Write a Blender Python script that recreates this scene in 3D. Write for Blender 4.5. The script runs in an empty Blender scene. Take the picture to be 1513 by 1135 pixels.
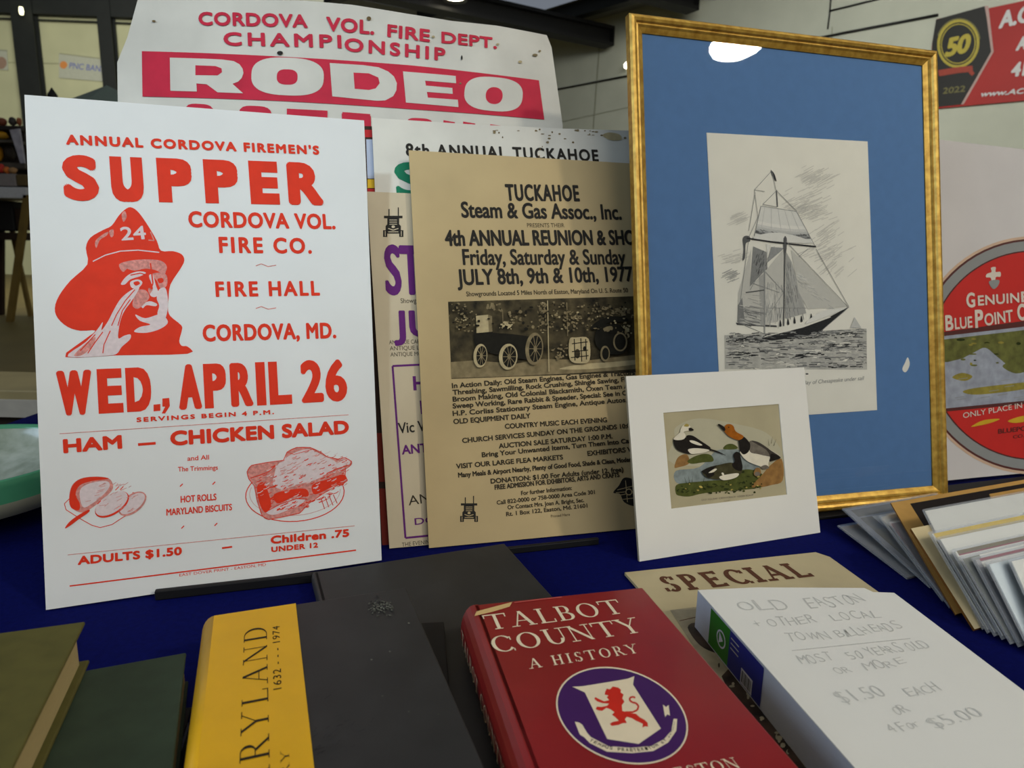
import bpy, bmesh, math, random
from mathutils import Vector, Matrix
from mathutils.geometry import tessellate_polygon
from math import sin, cos, tan, pi, radians as R

random.seed(7)
SC = bpy.context.scene
COL = SC.collection
W, H = 1513, 1135

# ------------------------------------------------------------------ camera, world, lights, exposure
FPX, PITCH, ROLL = 1006.36, 0.20059, 0.02289
CAM = Vector((0, 0, 0.39443))           # the table top is z = 0
cd = bpy.data.cameras.new('camera')
cd.sensor_width = 36
cd.lens = 36 * FPX / W
cd.clip_start = 0.02
cd.clip_end = 200
cd.dof.use_dof = True
cd.dof.focus_distance = 0.80
cd.dof.aperture_fstop = 9.0
cam = bpy.data.objects.new('camera', cd)
COL.objects.link(cam)
cam.matrix_world = Matrix.Translation(CAM) @ Matrix.Rotation(pi / 2 - PITCH, 4, 'X') @ Matrix.Rotation(ROLL, 4, 'Z')
SC.camera = cam

SC.view_settings.view_transform = 'Standard'
SC.view_settings.look = 'None'
SC.view_settings.exposure = 0.0
SC.view_settings.gamma = 1.0
SC.view_settings.use_curve_mapping = False

wd = bpy.data.worlds.new('hall_daylight')
SC.world = wd
wd.use_nodes = True
wn = wd.node_tree
bg = wn.nodes['Background']
tc = wn.nodes.new('ShaderNodeTexCoord')
sp = wn.nodes.new('ShaderNodeSeparateXYZ')
mr = wn.nodes.new('ShaderNodeMapRange')
mr.inputs['From Min'].default_value = -0.15
mr.inputs['From Max'].default_value = 0.75
ra = wn.nodes.new('ShaderNodeValToRGB')
ra.color_ramp.elements[0].color = (0.05, 0.045, 0.035, 1)
ra.color_ramp.elements[1].color = (0.20, 0.215, 0.225, 1)
wn.links.new(tc.outputs['Generated'], sp.inputs[0])
wn.links.new(sp.outputs['Z'], mr.inputs['Value'])
wn.links.new(mr.outputs[0], ra.inputs['Fac'])
wn.links.new(ra.outputs['Color'], bg.inputs['Color'])
bg.inputs['Strength'].default_value = 0.95

def light(name, kind, loc, target, energy, color, **kw):
    d = bpy.data.lights.new(name, kind)
    d.energy = energy
    d.color = color
    for k, v in kw.items():
        setattr(d, k, v)
    o = bpy.data.objects.new(name, d)
    COL.objects.link(o)
    o.location = loc
    o.rotation_euler = (Vector(target) - Vector(loc)).to_track_quat('-Z', 'Y').to_euler()
    return o

# hall lamps: broad soft light from behind the visitor, plus added fills for both walls, posters and left-facing sides
light('hall_lamps', 'AREA', (2.2, -3.9, 4.0), (0.2, 0.9, 0.25), 140, (1.0, 0.98, 0.93), size=4.2)
light('side_wall_fill', 'AREA', (2.2, 5.2, 4.0), (2.7, 11.2, 2.0), 320, (1.0, 0.99, 0.95), size=2.5)  # unseen area light added to brighten the side wall
light('far_wall_fill', 'AREA', (-7.5, 11.0, 6.0), (-11.5, 20.0, 2.2), 760, (1.0, 0.99, 0.94), size=4.0)  # added fill so the far wall is bright; no fixture there
light('poster_fill_spot', 'SPOT', (-0.75, -3.6, 2.7), (-0.36, 0.85, 0.60), 330, (0.66, 0.85, 1.0),
      spot_size=R(10.5), spot_blend=0.75, shadow_soft_size=0.15)  # added spot; its cone edge imitates the shade on the poster bottoms
light('cool_left_fill', 'AREA', (-4.2, -1.6, 2.3), (0.2, 0.7, 0.1), 75, (0.62, 0.80, 1.0), size=2.2)  # cool light added for left-facing sides; no doorway stands there
LAMP_STRENGTH = 300.0                    # the high-bay lamp that shows in the picture glass

# ------------------------------------------------------------------ helpers
def ray(px, py):
    a, b = px - W / 2, py - H / 2
    c, s = cos(ROLL), sin(ROLL)
    a, b = c * a + s * b, -s * a + c * b
    x, z = a / FPX, -b / FPX
    return Vector((x, cos(PITCH) + z * sin(PITCH), -sin(PITCH) + z * cos(PITCH)))

def on_z(px, py, z):
    d = ray(px, py)
    return CAM + d * ((z - CAM.z) / d.z)

def on_y(px, py, y):
    d = ray(px, py)
    return CAM + d * (y / d.y)

def lin(c):
    return tuple((v / 255 / 12.92) if v / 255 <= 0.04045 else ((v / 255 + 0.055) / 1.055) ** 2.4 for v in c)

MATS = {}
def mat(name, rgb, rough=0.7, spec=0.3, var=0.06, scale=30.0, metal=0.0, bump=0.0, coat=0.0, rgb2=None, stretch=None, detail=3.0):
    """procedural principled material: base colour broken up by object-space noise"""
    if name in MATS:
        return MATS[name]
    m = bpy.data.materials.new(name)
    m.use_nodes = True
    nt = m.node_tree
    b = nt.nodes['Principled BSDF']
    c = lin(rgb)
    n = nt.nodes.new('ShaderNodeTexNoise')
    n.inputs['Scale'].default_value = scale
    n.inputs['Detail'].default_value = detail
    t = nt.nodes.new('ShaderNodeTexCoord')
    if stretch:
        mp = nt.nodes.new('ShaderNodeMapping')
        mp.inputs['Scale'].default_value = stretch
        nt.links.new(t.outputs['Object'], mp.inputs[0])
        nt.links.new(mp.outputs[0], n.inputs['Vector'])
    else:
        nt.links.new(t.outputs['Object'], n.inputs['Vector'])
    r = nt.nodes.new('ShaderNodeValToRGB')
    r.color_ramp.elements[0].position = 0.3
    r.color_ramp.elements[1].position = 0.7
    c2 = lin(rgb2) if rgb2 else tuple(max(0, v * (1 - 2 * var)) for v in c)
    r.color_ramp.elements[0].color = (*c2, 1)
    r.color_ramp.elements[1].color = (*c, 1)
    nt.links.new(n.outputs['Fac'], r.inputs['Fac'])
    nt.links.new(r.outputs['Color'], b.inputs['Base Color'])
    b.inputs['Roughness'].default_value = rough
    b.inputs['Specular IOR Level'].default_value = spec
    b.inputs['Metallic'].default_value = metal
    b.inputs['Coat Weight'].default_value = coat
    b.inputs['Coat Roughness'].default_value = 0.12
    if bump:
        bp = nt.nodes.new('ShaderNodeBump')
        bp.inputs['Strength'].default_value = bump
        bp.inputs['Distance'].default_value = 0.002
        nt.links.new(n.outputs['Fac'], bp.inputs['Height'])
        nt.links.new(bp.outputs['Normal'], b.inputs['Normal'])
    MATS[name] = m
    return m

def emit(name, rgb, strength):
    m = bpy.data.materials.new(name)
    m.use_nodes = True
    nt = m.node_tree
    nt.nodes.clear()
    o = nt.nodes.new('ShaderNodeOutputMaterial')
    e = nt.nodes.new('ShaderNodeEmission')
    e.inputs['Color'].default_value = (*lin(rgb), 1)
    e.inputs['Strength'].default_value = strength
    nt.links.new(e.outputs[0], o.inputs[0])
    return m

def clear_film(name, tint, gloss, rough, fres=1.5, haze=0.0):
    """thin clear sheet (glass pane, plastic sleeve): see-through with a fresnel reflection"""
    m = bpy.data.materials.new(name)
    m.use_nodes = True
    nt = m.node_tree
    nt.nodes.clear()
    o = nt.nodes.new('ShaderNodeOutputMaterial')
    tr = nt.nodes.new('ShaderNodeBsdfTransparent')
    tr.inputs['Color'].default_value = (*tint, 1)
    gl = nt.nodes.new('ShaderNodeBsdfGlossy')
    gl.inputs['Roughness'].default_value = rough
    fr = nt.nodes.new('ShaderNodeFresnel')
    fr.inputs['IOR'].default_value = fres
    ma = nt.nodes.new('ShaderNodeMath')
    ma.operation = 'MULTIPLY'
    ma.inputs[1].default_value = gloss
    mx = nt.nodes.new('ShaderNodeMixShader')
    nt.links.new(fr.outputs[0], ma.inputs[0])
    nt.links.new(ma.outputs[0], mx.inputs[0])
    src = tr
    if haze:
        df = nt.nodes.new('ShaderNodeBsdfDiffuse')
        df.inputs['Color'].default_value = (0.8, 0.82, 0.85, 1)
        m2 = nt.nodes.new('ShaderNodeMixShader')
        m2.inputs[0].default_value = haze
        nt.links.new(tr.outputs[0], m2.inputs[1])
        nt.links.new(df.outputs[0], m2.inputs[2])
        src = m2
    nt.links.new(src.outputs[0], mx.inputs[1])
    nt.links.new(gl.outputs[0], mx.inputs[2])
    nt.links.new(mx.outputs[0], o.inputs[0])
    return m

def tag(o, label=None, cat=None, group=None, kind=None):
    if label: o['label'] = label
    if cat: o['category'] = cat
    if group: o['group'] = group
    if kind: o['kind'] = kind
    return o

def empty(name, loc, label, cat, group=None):
    o = bpy.data.objects.new(name, None)
    COL.objects.link(o)
    o.location = loc
    o.empty_display_size = 0.02
    return tag(o, label, cat, group)

def wloc(p):
    v = Vector((0, 0, 0))
    while p is not None:
        v += p.location
        p = p.parent
    return v

class MB:
    """collects world-space faces and links them as ONE mesh object"""
    def __init__(s):
        s.v, s.f, s.mi, s.m, s.sm = [], [], [], [], []
    def slot(s, m):
        if m not in s.m: s.m.append(m)
        return s.m.index(m)
    def face(s, pts, m, smooth=False):
        b = len(s.v)
        s.v += [Vector(p) for p in pts]
        s.f.append(list(range(b, b + len(pts))))
        s.mi.append(s.slot(m)); s.sm.append(smooth)
    def mesh(s, verts, faces, m, smooth=False):
        b = len(s.v)
        s.v += [Vector(p) for p in verts]
        k = s.slot(m)
        for f in faces:
            s.f.append([b + i for i in f]); s.mi.append(k); s.sm.append(smooth)
    def prism(s, pts, off, m, side=None, back=None):
        """polygon pts extruded by the vector off"""
        n = len(pts)
        a = [Vector(p) for p in pts]
        b = [p + off for p in a]
        s.mesh(a, [list(range(n))], m)
        s.mesh(b, [list(range(n))[::-1]], back or m)
        v = a + b
        s.mesh(v, [[i, i + n, (i + 1) % n + n, (i + 1) % n] for i in range(n)], side or m)
    def hexa(s, base, r, d, u, m):
        """box from corner base with edge vectors r, d, u"""
        b = Vector(base)
        c = [b, b + r, b + r + d, b + d, b + u, b + r + u, b + r + d + u, b + d + u]
        s.mesh(c, [(0, 3, 2, 1), (4, 5, 6, 7), (0, 1, 5, 4), (1, 2, 6, 5), (2, 3, 7, 6), (3, 0, 4, 7)], m)
    def tube(s, pts, rad, m, n=8):
        pts = [Vector(p) for p in pts]
        vs = []
        for i, p in enumerate(pts):
            t = (pts[min(i + 1, len(pts) - 1)] - pts[max(i - 1, 0)]).normalized()
            a = t.orthogonal().normalized() if abs(t.z) > .9 else t.cross(Vector((0, 0, 1))).normalized()
            b = t.cross(a)
            vs += [p + (a * cos(2 * pi * k / n) + b * sin(2 * pi * k / n)) * rad for k in range(n)]
        fs = [[i * n + k, i * n + (k + 1) % n, (i + 1) * n + (k + 1) % n, (i + 1) * n + k] for i in range(len(pts) - 1) for k in range(n)]
        fs += [list(range(n))[::-1], [(len(pts) - 1) * n + k for k in range(n)]]
        s.mesh(vs, fs, m, True)
    def lathe(s, c, prof, m, n=32, smooth=True, axis=None):
        """prof: (radius, height) list around the z axis at c, optionally tilted by the matrix axis"""
        vs = []
        for r, z in prof:
            for k in range(n):
                p = Vector((r * cos(2 * pi * k / n), r * sin(2 * pi * k / n), z))
                if axis is not None: p = axis @ p
                vs.append(Vector(c) + p)
        fs = [[i * n + k, i * n + (k + 1) % n, (i + 1) * n + (k + 1) % n, (i + 1) * n + k] for i in range(len(prof) - 1) for k in range(n)]
        s.mesh(vs, fs, m, smooth)
    def build(s, name, parent=None, bevel=0.0, merge=True):
        me = bpy.data.meshes.new(name)
        o0 = wloc(parent)
        me.from_pydata([v - o0 for v in s.v], [], s.f)
        for m in s.m: me.materials.append(m)
        me.polygons.foreach_set('material_index', s.mi)
        me.polygons.foreach_set('use_smooth', s.sm)
        if merge:
            bm = bmesh.new(); bm.from_mesh(me)
            bmesh.ops.remove_doubles(bm, verts=bm.verts, dist=1e-6)
            bmesh.ops.recalc_face_normals(bm, faces=bm.faces)
            bm.to_mesh(me); bm.free()
        me.update()
        o = bpy.data.objects.new(name, me)
        COL.objects.link(o)
        o.parent = parent
        if bevel:
            b = o.modifiers.new('b', 'BEVEL')
            b.width = bevel; b.segments = 2; b.limit_method = 'ANGLE'; b.angle_limit = R(40)
        return o

class Flat:
    """a flat face of a real thing: origin, right and up unit vectors"""
    def __init__(s, o, r, u):
        s.o, s.r, s.u = Vector(o), Vector(r).normalized(), Vector(u).normalized()
        s.n = s.r.cross(s.u).normalized()
    @classmethod
    def lean(cls, x, y, yaw, lean, z=0.0):
        r = Vector((cos(yaw), sin(yaw), 0)); b = Vector((-sin(yaw), cos(yaw), 0))
        return cls((x, y, z), r, Vector((0, 0, cos(lean))) + b * sin(lean))
    def uv(s, px, py):
        d = ray(px, py)
        p = CAM + d * ((s.o - CAM).dot(s.n) / d.dot(s.n)) - s.o
        return Vector((p.dot(s.r), p.dot(s.u)))
    def pt(s, uv, lift=0.0):
        return s.o + s.r * uv[0] + s.u * uv[1] + s.n * lift
    def P(s, px, py, lift=0.0):
        return s.pt(s.uv(px, py), lift)
    def moved(s, d):
        return Flat(s.o + d, s.r, s.u)

class Bent:
    """a leaning sheet bent about its up direction (heading phi0 + k*s along the arc length s)"""
    def __init__(s, x, y, phi0, k, lean, length, z=0.0, n=48):
        s.ds = length / n; s.n_ = n
        s.st = []
        p = Vector((x, y, z))
        for i in range(n):
            ph = phi0 + k * (i + .5) * s.ds
            r = Vector((cos(ph), sin(ph), 0)); s.st.append((p.copy(), r)); p = p + r * s.ds
        phm = phi0 + k * length / 2
        s.u = (Vector((0, 0, cos(lean))) + Vector((-sin(phm), cos(phm), 0)) * sin(lean)).normalized()
    def uv(s, px, py):
        d = ray(px, py)
        best = None
        for i, (p, r) in enumerate(s.st):
            n = r.cross(s.u)
            q = CAM + d * ((p - CAM).dot(n) / d.dot(n)) - p
            # solve q = a r + b u
            ru = r.dot(s.u); qa, qb = q.dot(r), q.dot(s.u)
            b = (qb - qa * ru) / (1 - ru * ru); a = qa - b * ru
            e = 0 if 0 <= a <= s.ds else min(abs(a), abs(a - s.ds))
            if best is None or e < best[0]: best = (e, Vector((i * s.ds + a, b)))
        return best[1]
    def pt(s, uv, lift=0.0):
        i = min(max(int(uv[0] / s.ds), 0), s.n_ - 1)
        p, r = s.st[i]
        return p + r * (uv[0] - i * s.ds) + s.u * uv[1] + r.cross(s.u).normalized() * lift
    def P(s, px, py, lift=0.0):
        return s.pt(s.uv(px, py), lift)

_tc = {}
def text_mesh(body, off, spacing):
    k = (body, off, spacing)
    if k not in _tc:
        c = bpy.data.curves.new('t', 'FONT')
        c.body = body; c.offset = off; c.space_character = spacing; c.resolution_u = 4
        o = bpy.data.objects.new('t', c)
        m = bpy.data.meshes.new_from_object(o)
        _tc[k] = ([(v.co.x, v.co.y) for v in m.vertices], [list(p.vertices) for p in m.polygons])
        bpy.data.objects.remove(o); bpy.data.curves.remove(c); bpy.data.meshes.remove(m)
    return _tc[k]
CAPH = 0.0
def cap_height():
    global CAPH
    if not CAPH:
        v, _ = text_mesh('H', 0.0, 1.0)
        CAPH = max(y for _, y in v)
    return CAPH

# ---- a small serif alphabet drawn as strokes, for the book titles (unit cap height)
SERIF = {
 'T': (0.95, ['t .41 0 .14 1', 'h 0 .94 .95', 'b .03 .76', 'b .92 .76', 'f .48 0']),
 'A': (1.0, ['l .16 0 .5 1 .06', 'l .86 0 .5 1 .15', 'r .28 .33 .7 .38', 'f .14 0', 'f .86 0']),
 'L': (0.78, ['t .17 0 .14 1', 'r .1 0 .76 .055', 'b .74 .22 0', 'f .24 .95']),
 'B': (0.80, ['t .13 0 .14 1', 'a .42 .745 .24 .255 -90 90', 'a .42 .265 .32 .265 -90 90', 'r .05 0 .44 .05', 'r .05 .95 .44 1', 'r .2 .49 .44 .54']),
 'O': (1.02, ['a .51 .5 .46 .5 0 360']),
 'C': (0.92, ['a .5 .5 .45 .5 42 318', 'b .84 .66', 'b .84 .14 0']),
 'U': (0.98, ['t .15 .3 .14 .7', 't .79 .3 .05 .7', 'a .49 .34 .335 .34 180 360', 'f .22 .95', 'f .81 .95']),
 'N': (1.0, ['t .14 0 .05 1', 't .82 0 .05 1', 'l .14 1 .86 0 .15', 'f .17 0', 'f .84 .95', 'f .1 .95']),
 'Y': (0.95, ['l .12 1 .49 .45 .15', 'l .85 1 .49 .45 .06', 't .42 0 .14 .48', 'f .49 0', 'f .13 .95', 'f .85 .95']),
 'H': (1.0, ['t .15 0 .14 1', 't .72 0 .14 1', 'r .2 .48 .8 .53', 'f .22 0', 'f .79 0', 'f .22 .95', 'f .79 .95']),
 'I': (0.45, ['t .16 0 .14 1', 'f .23 0', 'f .23 .95']),
 'S': (0.72, ['a .36 .745 .24 .255 40 270', 'a .36 .255 .27 .255 -140 90', 'b .6 .72', 'b .07 .06']),
 'R': (0.92, ['t .13 0 .14 1', 'a .42 .73 .27 .27 -90 90', 'r .05 .95 .44 1', 'r .2 .46 .44 .51', 'l .45 .48 .84 0 .15', 'f .2 0', 'f .84 0']),
 'D': (0.98, ['t .13 0 .14 1', 'a .42 .5 .47 .5 -90 90', 'r .05 0 .44 .05', 'r .05 .95 .44 1']),
 'E': (0.80, ['t .13 0 .14 1', 'r .05 0 .74 .055', 'r .05 .945 .7 1', 'r .2 .47 .55 .53', 'b .7 .2 0', 'b .67 .8', 'b .53 .4']),
 'P': (0.80, ['t .13 0 .14 1', 'a .42 .73 .28 .27 -90 90', 'r .05 .95 .44 1', 'r .2 .46 .44 .51', 'f .2 0']),
 'M': (1.15, ['t .13 0 .05 1', 't .9 0 .14 1', 'l .16 1 .55 .05 .15', 'l .95 1 .55 .05 .06', 'f .16 0', 'f .97 0', 'f .12 .95', 'f 1.0 .95']),
 ' ': (0.45, []),
}
def serif_mesh(body, bold=1.0, slab=1.0, gap=0.06):
    """polygons (lists of (x, y)) for a string in the serif alphabet; returns polygons and width"""
    out, x0 = [], 0.0
    for ch in body:
        w, prims = SERIF[ch]
        for s in prims:
            q = s.split(); k = q[0]; a = [float(v) for v in q[1:]]
            P = []
            if k == 't':
                cx = a[0] + a[2] / 2; hw = a[2] / 2 * bold
                P = [(cx - hw, a[1]), (cx + hw, a[1]), (cx + hw, a[1] + a[3]), (cx - hw, a[1] + a[3])]
            elif k == 'h':
                t = .06 * slab; P = [(a[0], 1 - t), (a[2], 1 - t), (a[2], 1), (a[0], 1)]
            elif k == 'r':
                d = (a[3] - a[1]) * (slab - 1)
                lo, hi = (a[1], a[3] + d) if a[1] == 0 else ((a[1] - d, a[3]) if a[3] == 1 else (a[1] - d / 2, a[3] + d / 2))
                P = [(a[0], lo), (a[2], lo), (a[2], hi), (a[0], hi)]
            elif k == 'b':
                hw = .025 * bold * max(1, slab * .7); y1 = a[1] + .22 if len(a) < 3 else a[2]
                y0, y1 = min(a[1], y1), max(a[1], y1)
                P = [(a[0] - hw, y0), (a[0] + hw, y0), (a[0] + hw, y1), (a[0] - hw, y1)]
            elif k == 'f':
                t = .05 * slab; y = a[1] if a[1] < .5 else 1 - t; hw = .17 + .06 * (bold - 1)
                P = [(a[0] - hw, y), (a[0] + hw, y), (a[0] + hw, y + t), (a[0] - hw, y + t)]
            elif k == 'l':
                hw = a[4] / 2 * bold; P = [(a[0] - hw, a[1]), (a[0] + hw, a[1]), (a[2] + hw, a[3]), (a[2] - hw, a[3])]
            elif k == 'a':
                cx, cy, rx, ry, a0, a1 = a; n = 28
                for i in range(n):
                    t0, t1 = R(a0 + (a1 - a0) * i / n), R(a0 + (a1 - a0) * (i + 1) / n)
                    def e(t):
                        th = (.045 * slab + (.15 * bold - .045 * slab) * abs(cos(t)) ** 1.3)
                        return (cx + rx * cos(t), cy + ry * sin(t)), (cx + (rx - th) * cos(t), cy + (ry - th) * sin(t))
                    (o0, i0), (o1, i1) = e(t0), e(t1)
                    out.append([(x0 + p[0], p[1]) for p in (o0, o1, i1, i0)])
                continue
            out.append([(x0 + p[0], p[1]) for p in P])
        x0 += w + gap
    return out, x0 - gap

class Ink:
    """print on a face: polygons, lines, ellipses and lettering given where the photograph shows them on that face"""
    def __init__(s, panel, org=(0, 0), k=1.0):
        s.p, s.mb, s.org, s.k, s.l = panel, MB(), org, k, 0.0003
        s.k0 = 0
    def crop(s, ox, oy, k):
        s.org, s.k = (ox, oy), k
        return s
    def px(s, q):
        return (s.org[0] + q[0] / s.k, s.org[1] + q[1] / s.k)
    def uv(s, q):
        return s.p.uv(*s.px(q))
    def up(s, d=0.00006):
        s.l += d
        return s
    def poly(s, pts, m):
        s.l += 0.000010
        uv = [s.uv(q) for q in pts]
        tri = tessellate_polygon([[Vector((q[0], q[1], 0)) for q in uv]])
        if isinstance(s.p, Flat):
            s.mb.mesh([s.p.pt(q, s.l) for q in uv], [list(t) for t in tri], m)
            return s
        todo = [[uv[i] for i in t] for t in tri]        # on a bent sheet: cut small so the print follows the bend
        while todo:
            t = todo.pop()
            k = max(range(3), key=lambda i: abs(t[i][0] - t[(i + 1) % 3][0]))
            a, b, c = t[k], t[(k + 1) % 3], t[(k + 2) % 3]
            if abs(a[0] - b[0]) > .012:
                mid = (a + b) / 2
                todo += [[a, mid, c], [mid, b, c]]
            else:
                s.mb.face([s.p.pt(q, s.l) for q in t], m)
        return s
    def smooth(s, pts, m, n=4):
        """closed Catmull-Rom outline"""
        out, N = [], len(pts)
        for i in range(N):
            p0, p1, p2, p3 = (Vector(pts[(i + j) % N]) for j in (-1, 0, 1, 2))
            for k in range(n):
                t = k / n
                out.append(.5 * ((2 * p1) + (p2 - p0) * t + (2 * p0 - 5 * p1 + 4 * p2 - p3) * t * t + (3 * p1 - p0 - 3 * p2 + p3) * t ** 3))
        return s.poly([(q[0], q[1]) for q in out], m)
    def grid(s, a, b, c, d, m, n=24):
        """quad a b c d (TL TR BR BL) cut in columns so it follows a bent face"""
        A, B, C_, D = (s.uv(q) for q in (a, b, c, d))
        for i in range(n):
            t0, t1 = i / n, (i + 1) / n
            s.mb.face([s.p.pt(q, s.l) for q in (A.lerp(B, t0), A.lerp(B, t1), D.lerp(C_, t1), D.lerp(C_, t0))], m)
        return s
    def line(s, pts, w, m, taper=False):
        """polyline w photo pixels wide"""
        q = [Vector(s.px(p)) for p in pts]
        s.k0 += 1
        l = s.l + (s.k0 % 30) * .000004
        for i in range(len(q) - 1):
            t = (q[i + 1] - q[i])
            if t.length < 1e-6: continue
            nrm = Vector((-t.y, t.x)).normalized() * w / 2
            n1 = nrm * (0.2 if taper and i == len(q) - 2 else 1)
            s.mb.face([s.p.P(*c, l) for c in (q[i] + nrm, q[i + 1] + n1, q[i + 1] - n1, q[i] - nrm)], m)
        return s
    def ell(s, c, rx, ry, m, rot=0, w=None, n=40, a0=0, a1=360):
        cr, sr = cos(R(rot)), sin(R(rot))
        P = []
        for i in range(n + 1):
            t = R(a0 + (a1 - a0) * i / n)
            x, y = rx * cos(t), ry * sin(t)
            P.append((c[0] + cr * x - sr * y, c[1] + sr * x + cr * y))
        if w is None: return s.poly(P[:-1], m)
        return s.line(P, w, m)
    def frame(s, q, ytop):
        """baseline from q[0:2] to q[2:4]; ytop: image y of the letter tops above the left end"""
        a, b = s.uv(q[:2]), s.uv(q[2:4])
        t = s.uv((q[0], ytop))
        e = b - a
        up = Vector((-e.y, e.x)).normalized()
        return a, e, up * (t - a).dot(up)
    def txt(s, body, q, ytop, m, bold=0.0, sp=1.0, shear=0.0):
        """lettering; bold thickens the strokes by that share of the cap height"""
        a, e, h = s.frame(q, ytop)
        vs, fs = text_mesh(body, min(bold, 0.0), sp)
        x0, x1 = min(v[0] for v in vs), max(v[0] for v in vs)
        ch = cap_height()
        b = max(bold, 0.0)
        eh = e.normalized()
        hl = h.length
        a = a + eh * b * hl + h * b
        e = eh * max(e.length - 2 * b * hl, 1e-4)
        h = h * (1 - 2 * b)
        sh = [(0, 0)]
        rings = math.ceil(b / .022)
        for r in [b * (j + 1) / rings for j in range(rings)]:
            sq = len(body) == 1 and body in 'UPEDILHT'      # square corners for block letters
            sh += [(x * r, y * r) for x in (-1, 0, 1) for y in (-1, 0, 1) if x or y] if sq else [(cos(2 * pi * j / 14) * r, sin(2 * pi * j / 14) * r) for j in range(14)]
        for k, (dx, dy) in enumerate(sh):
            d = eh * dx * hl + h.normalized() * dy * hl
            s.mb.mesh([s.p.pt(a + d + e * ((v[0] + shear * v[1] - x0) / (x1 - x0)) + h * (v[1] / ch), s.l + k * .000006) for v in vs], fs, m)
        return s
    def letters(s, body, xs, y0, y1, t0, t1, m, bold=0.0, X=None):
        """single letters at the given (left, right) spans; baseline y0..y1 and tops t0..t1 over the first to the last x"""
        a, b = X or (xs[0][0], xs[-1][1])
        f = lambda x, u, v: u + (v - u) * (x - a) / (b - a)
        for c, (l, r) in zip(body, xs):
            s.txt(c, (l, f(l, y0, y1), r, f(r, y0, y1)), f(l, t0, t1), m, bold)
        return s
    def hand(s, body, q, ytop, m, bold=0.0, rnd=random.Random(2)):
        """the same, letter by letter with an uneven hand"""
        n = len(body); hgt = ytop - q[1]
        wd = {'1': .3, 'I': .4, '.': .35, ' ': .6, '+': .8, 'M': 1.25, 'W': 1.3, 'r': .7}
        tot = sum(wd.get(c, 1) for c in body); x = 0
        for c in body:
            w = wd.get(c, 1)
            t0, t1 = (x + .08 * w) / tot, (x + .9 * w) / tot; x += w
            if c == ' ': continue
            lx, rx = q[0] + (q[2] - q[0]) * t0, q[0] + (q[2] - q[0]) * t1
            dy = rnd.uniform(-.12, .12) * hgt; tl = rnd.uniform(-.1, .1) * hgt; hh = hgt * rnd.uniform(.85, 1.15)
            ly = q[1] + (q[3] - q[1]) * t0 + dy; ry = q[1] + (q[3] - q[1]) * t1 + dy + tl
            s.txt(c, (lx, ly, rx, ry), ly + hh, m, bold, 1.0, rnd.uniform(-.05, .25))
        return s
    def serif(s, body, q, ytop, m, bold=1.0, slab=1.0, gap=0.06, shear=0.0):
        a, e, h = s.frame(q, ytop)
        ps, wdt = serif_mesh(body, bold, slab, gap)
        for k, P in enumerate(ps):
            s.mb.face([s.p.pt(a + e * ((x + shear * y) / wdt) + h * y, s.l + (k % 9) * .000005) for x, y in P], m)
        return s
    def build(s, name, parent, label=None):
        o = s.mb.build(name, parent, merge=False)
        if label: o['label'] = label
        return o

def card(panel, outline, thick, m, name, parent, edge=None, back=None):
    """a stiff card whose front face is on the panel"""
    mb = MB()
    uv = [panel.uv(*q) for q in outline]
    for q in uv:                                    # never below the table top
        if panel.o.z < .3 and panel.o.z > -.1: q[1] = max(q[1], (.0008 - panel.o.z) / panel.u.z + thick * abs(panel.n.z))
    mb.prism([panel.pt(q) for q in uv], -panel.n * thick, m, side=edge, back=back)
    return mb.build(name, parent)

# ------------------------------------------------------------------ materials
white_card = mat('white_poster_card', (222, 224, 222), .6, .25, .02, 14)
card_edge = mat('card_edge', (176, 164, 140), .8, .2, .1, 60)
grey_card = mat('weathered_white_card', (214, 211, 200), .7, .2, .10, 9, detail=6)
tan_card = mat('tan_poster_card', (190, 168, 124), .72, .2, .07, 8, detail=5)
tan_card_pale = mat('pale_tan_poster_card', (200, 186, 158), .72, .2, .07, 10, detail=5)
red_ink = mat('orange_red_ink', (222, 52, 22), .6, .2, .05, 60)
pink_ink = mat('pink_halftone_ink', (226, 150, 140), .65, .2, .2, 300)
pale_ink = mat('pale_halftone_ink', (220, 204, 204), .65, .2, .06, 260)
crimson_ink = mat('crimson_ink', (196, 36, 62), .6, .2, .08, 40)
black_ink = mat('black_ink', (38, 35, 30), .7, .2, .1, 60)
worn_black = mat('worn_black_ink', (64, 57, 44), .75, .15, .25, 220)
purple_ink = mat('purple_ink', (96, 28, 110), .65, .2, .08, 60)
green_ink = mat('green_ink', (14, 118, 84), .6, .2, .05, 60)
stain = mat('brown_stain', (120, 100, 66), .8, .1, .2, 80)
gold = mat('gilt_wood', (212, 172, 78), .36, .5, .18, 90, metal=.5, rgb2=(168, 126, 44), bump=.12)
gilt_dark = mat('gilt_wood_side', (150, 108, 28), .42, .4, .2, 70, metal=.6)
blue_mat = mat('blue_mat_board', (98, 138, 186), .8, .2, .03, 60)
print_paper = mat('ivory_print_paper', (240, 238, 226), .8, .15, .02, 30)
navy_cloth = mat('navy_tablecloth', (9, 15, 80), .92, .05, .12, 160, bump=.25)
black_book = mat('black_book_cloth', (46, 46, 46), .55, .35, .16, 24, detail=6)
black_board = mat('black_board', (18, 18, 20), .6, .3, .1, 40)
yellow_jacket = mat('yellow_jacket', (226, 172, 14), .45, .4, .05, 22)
red_jacket = mat('red_book_jacket', (142, 20, 25), .38, .5, .10, 16, detail=6, coat=.2)
cream = mat('cream_lettering', (232, 216, 184), .6, .2, .03, 60)
pages = mat('page_edges', (206, 186, 134), .85, .1, .22, 60, stretch=(2, 2, 500))
white_pages = mat('white_sheet_edges', (206, 212, 226), .8, .1, .14, 60, stretch=(2, 2, 600))
olive_cloth = mat('olive_book_cloth', (92, 88, 44), .8, .2, .1, 50)
green_cloth = mat('dark_green_book_cloth', (52, 66, 50), .75, .25, .12, 40)
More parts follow.
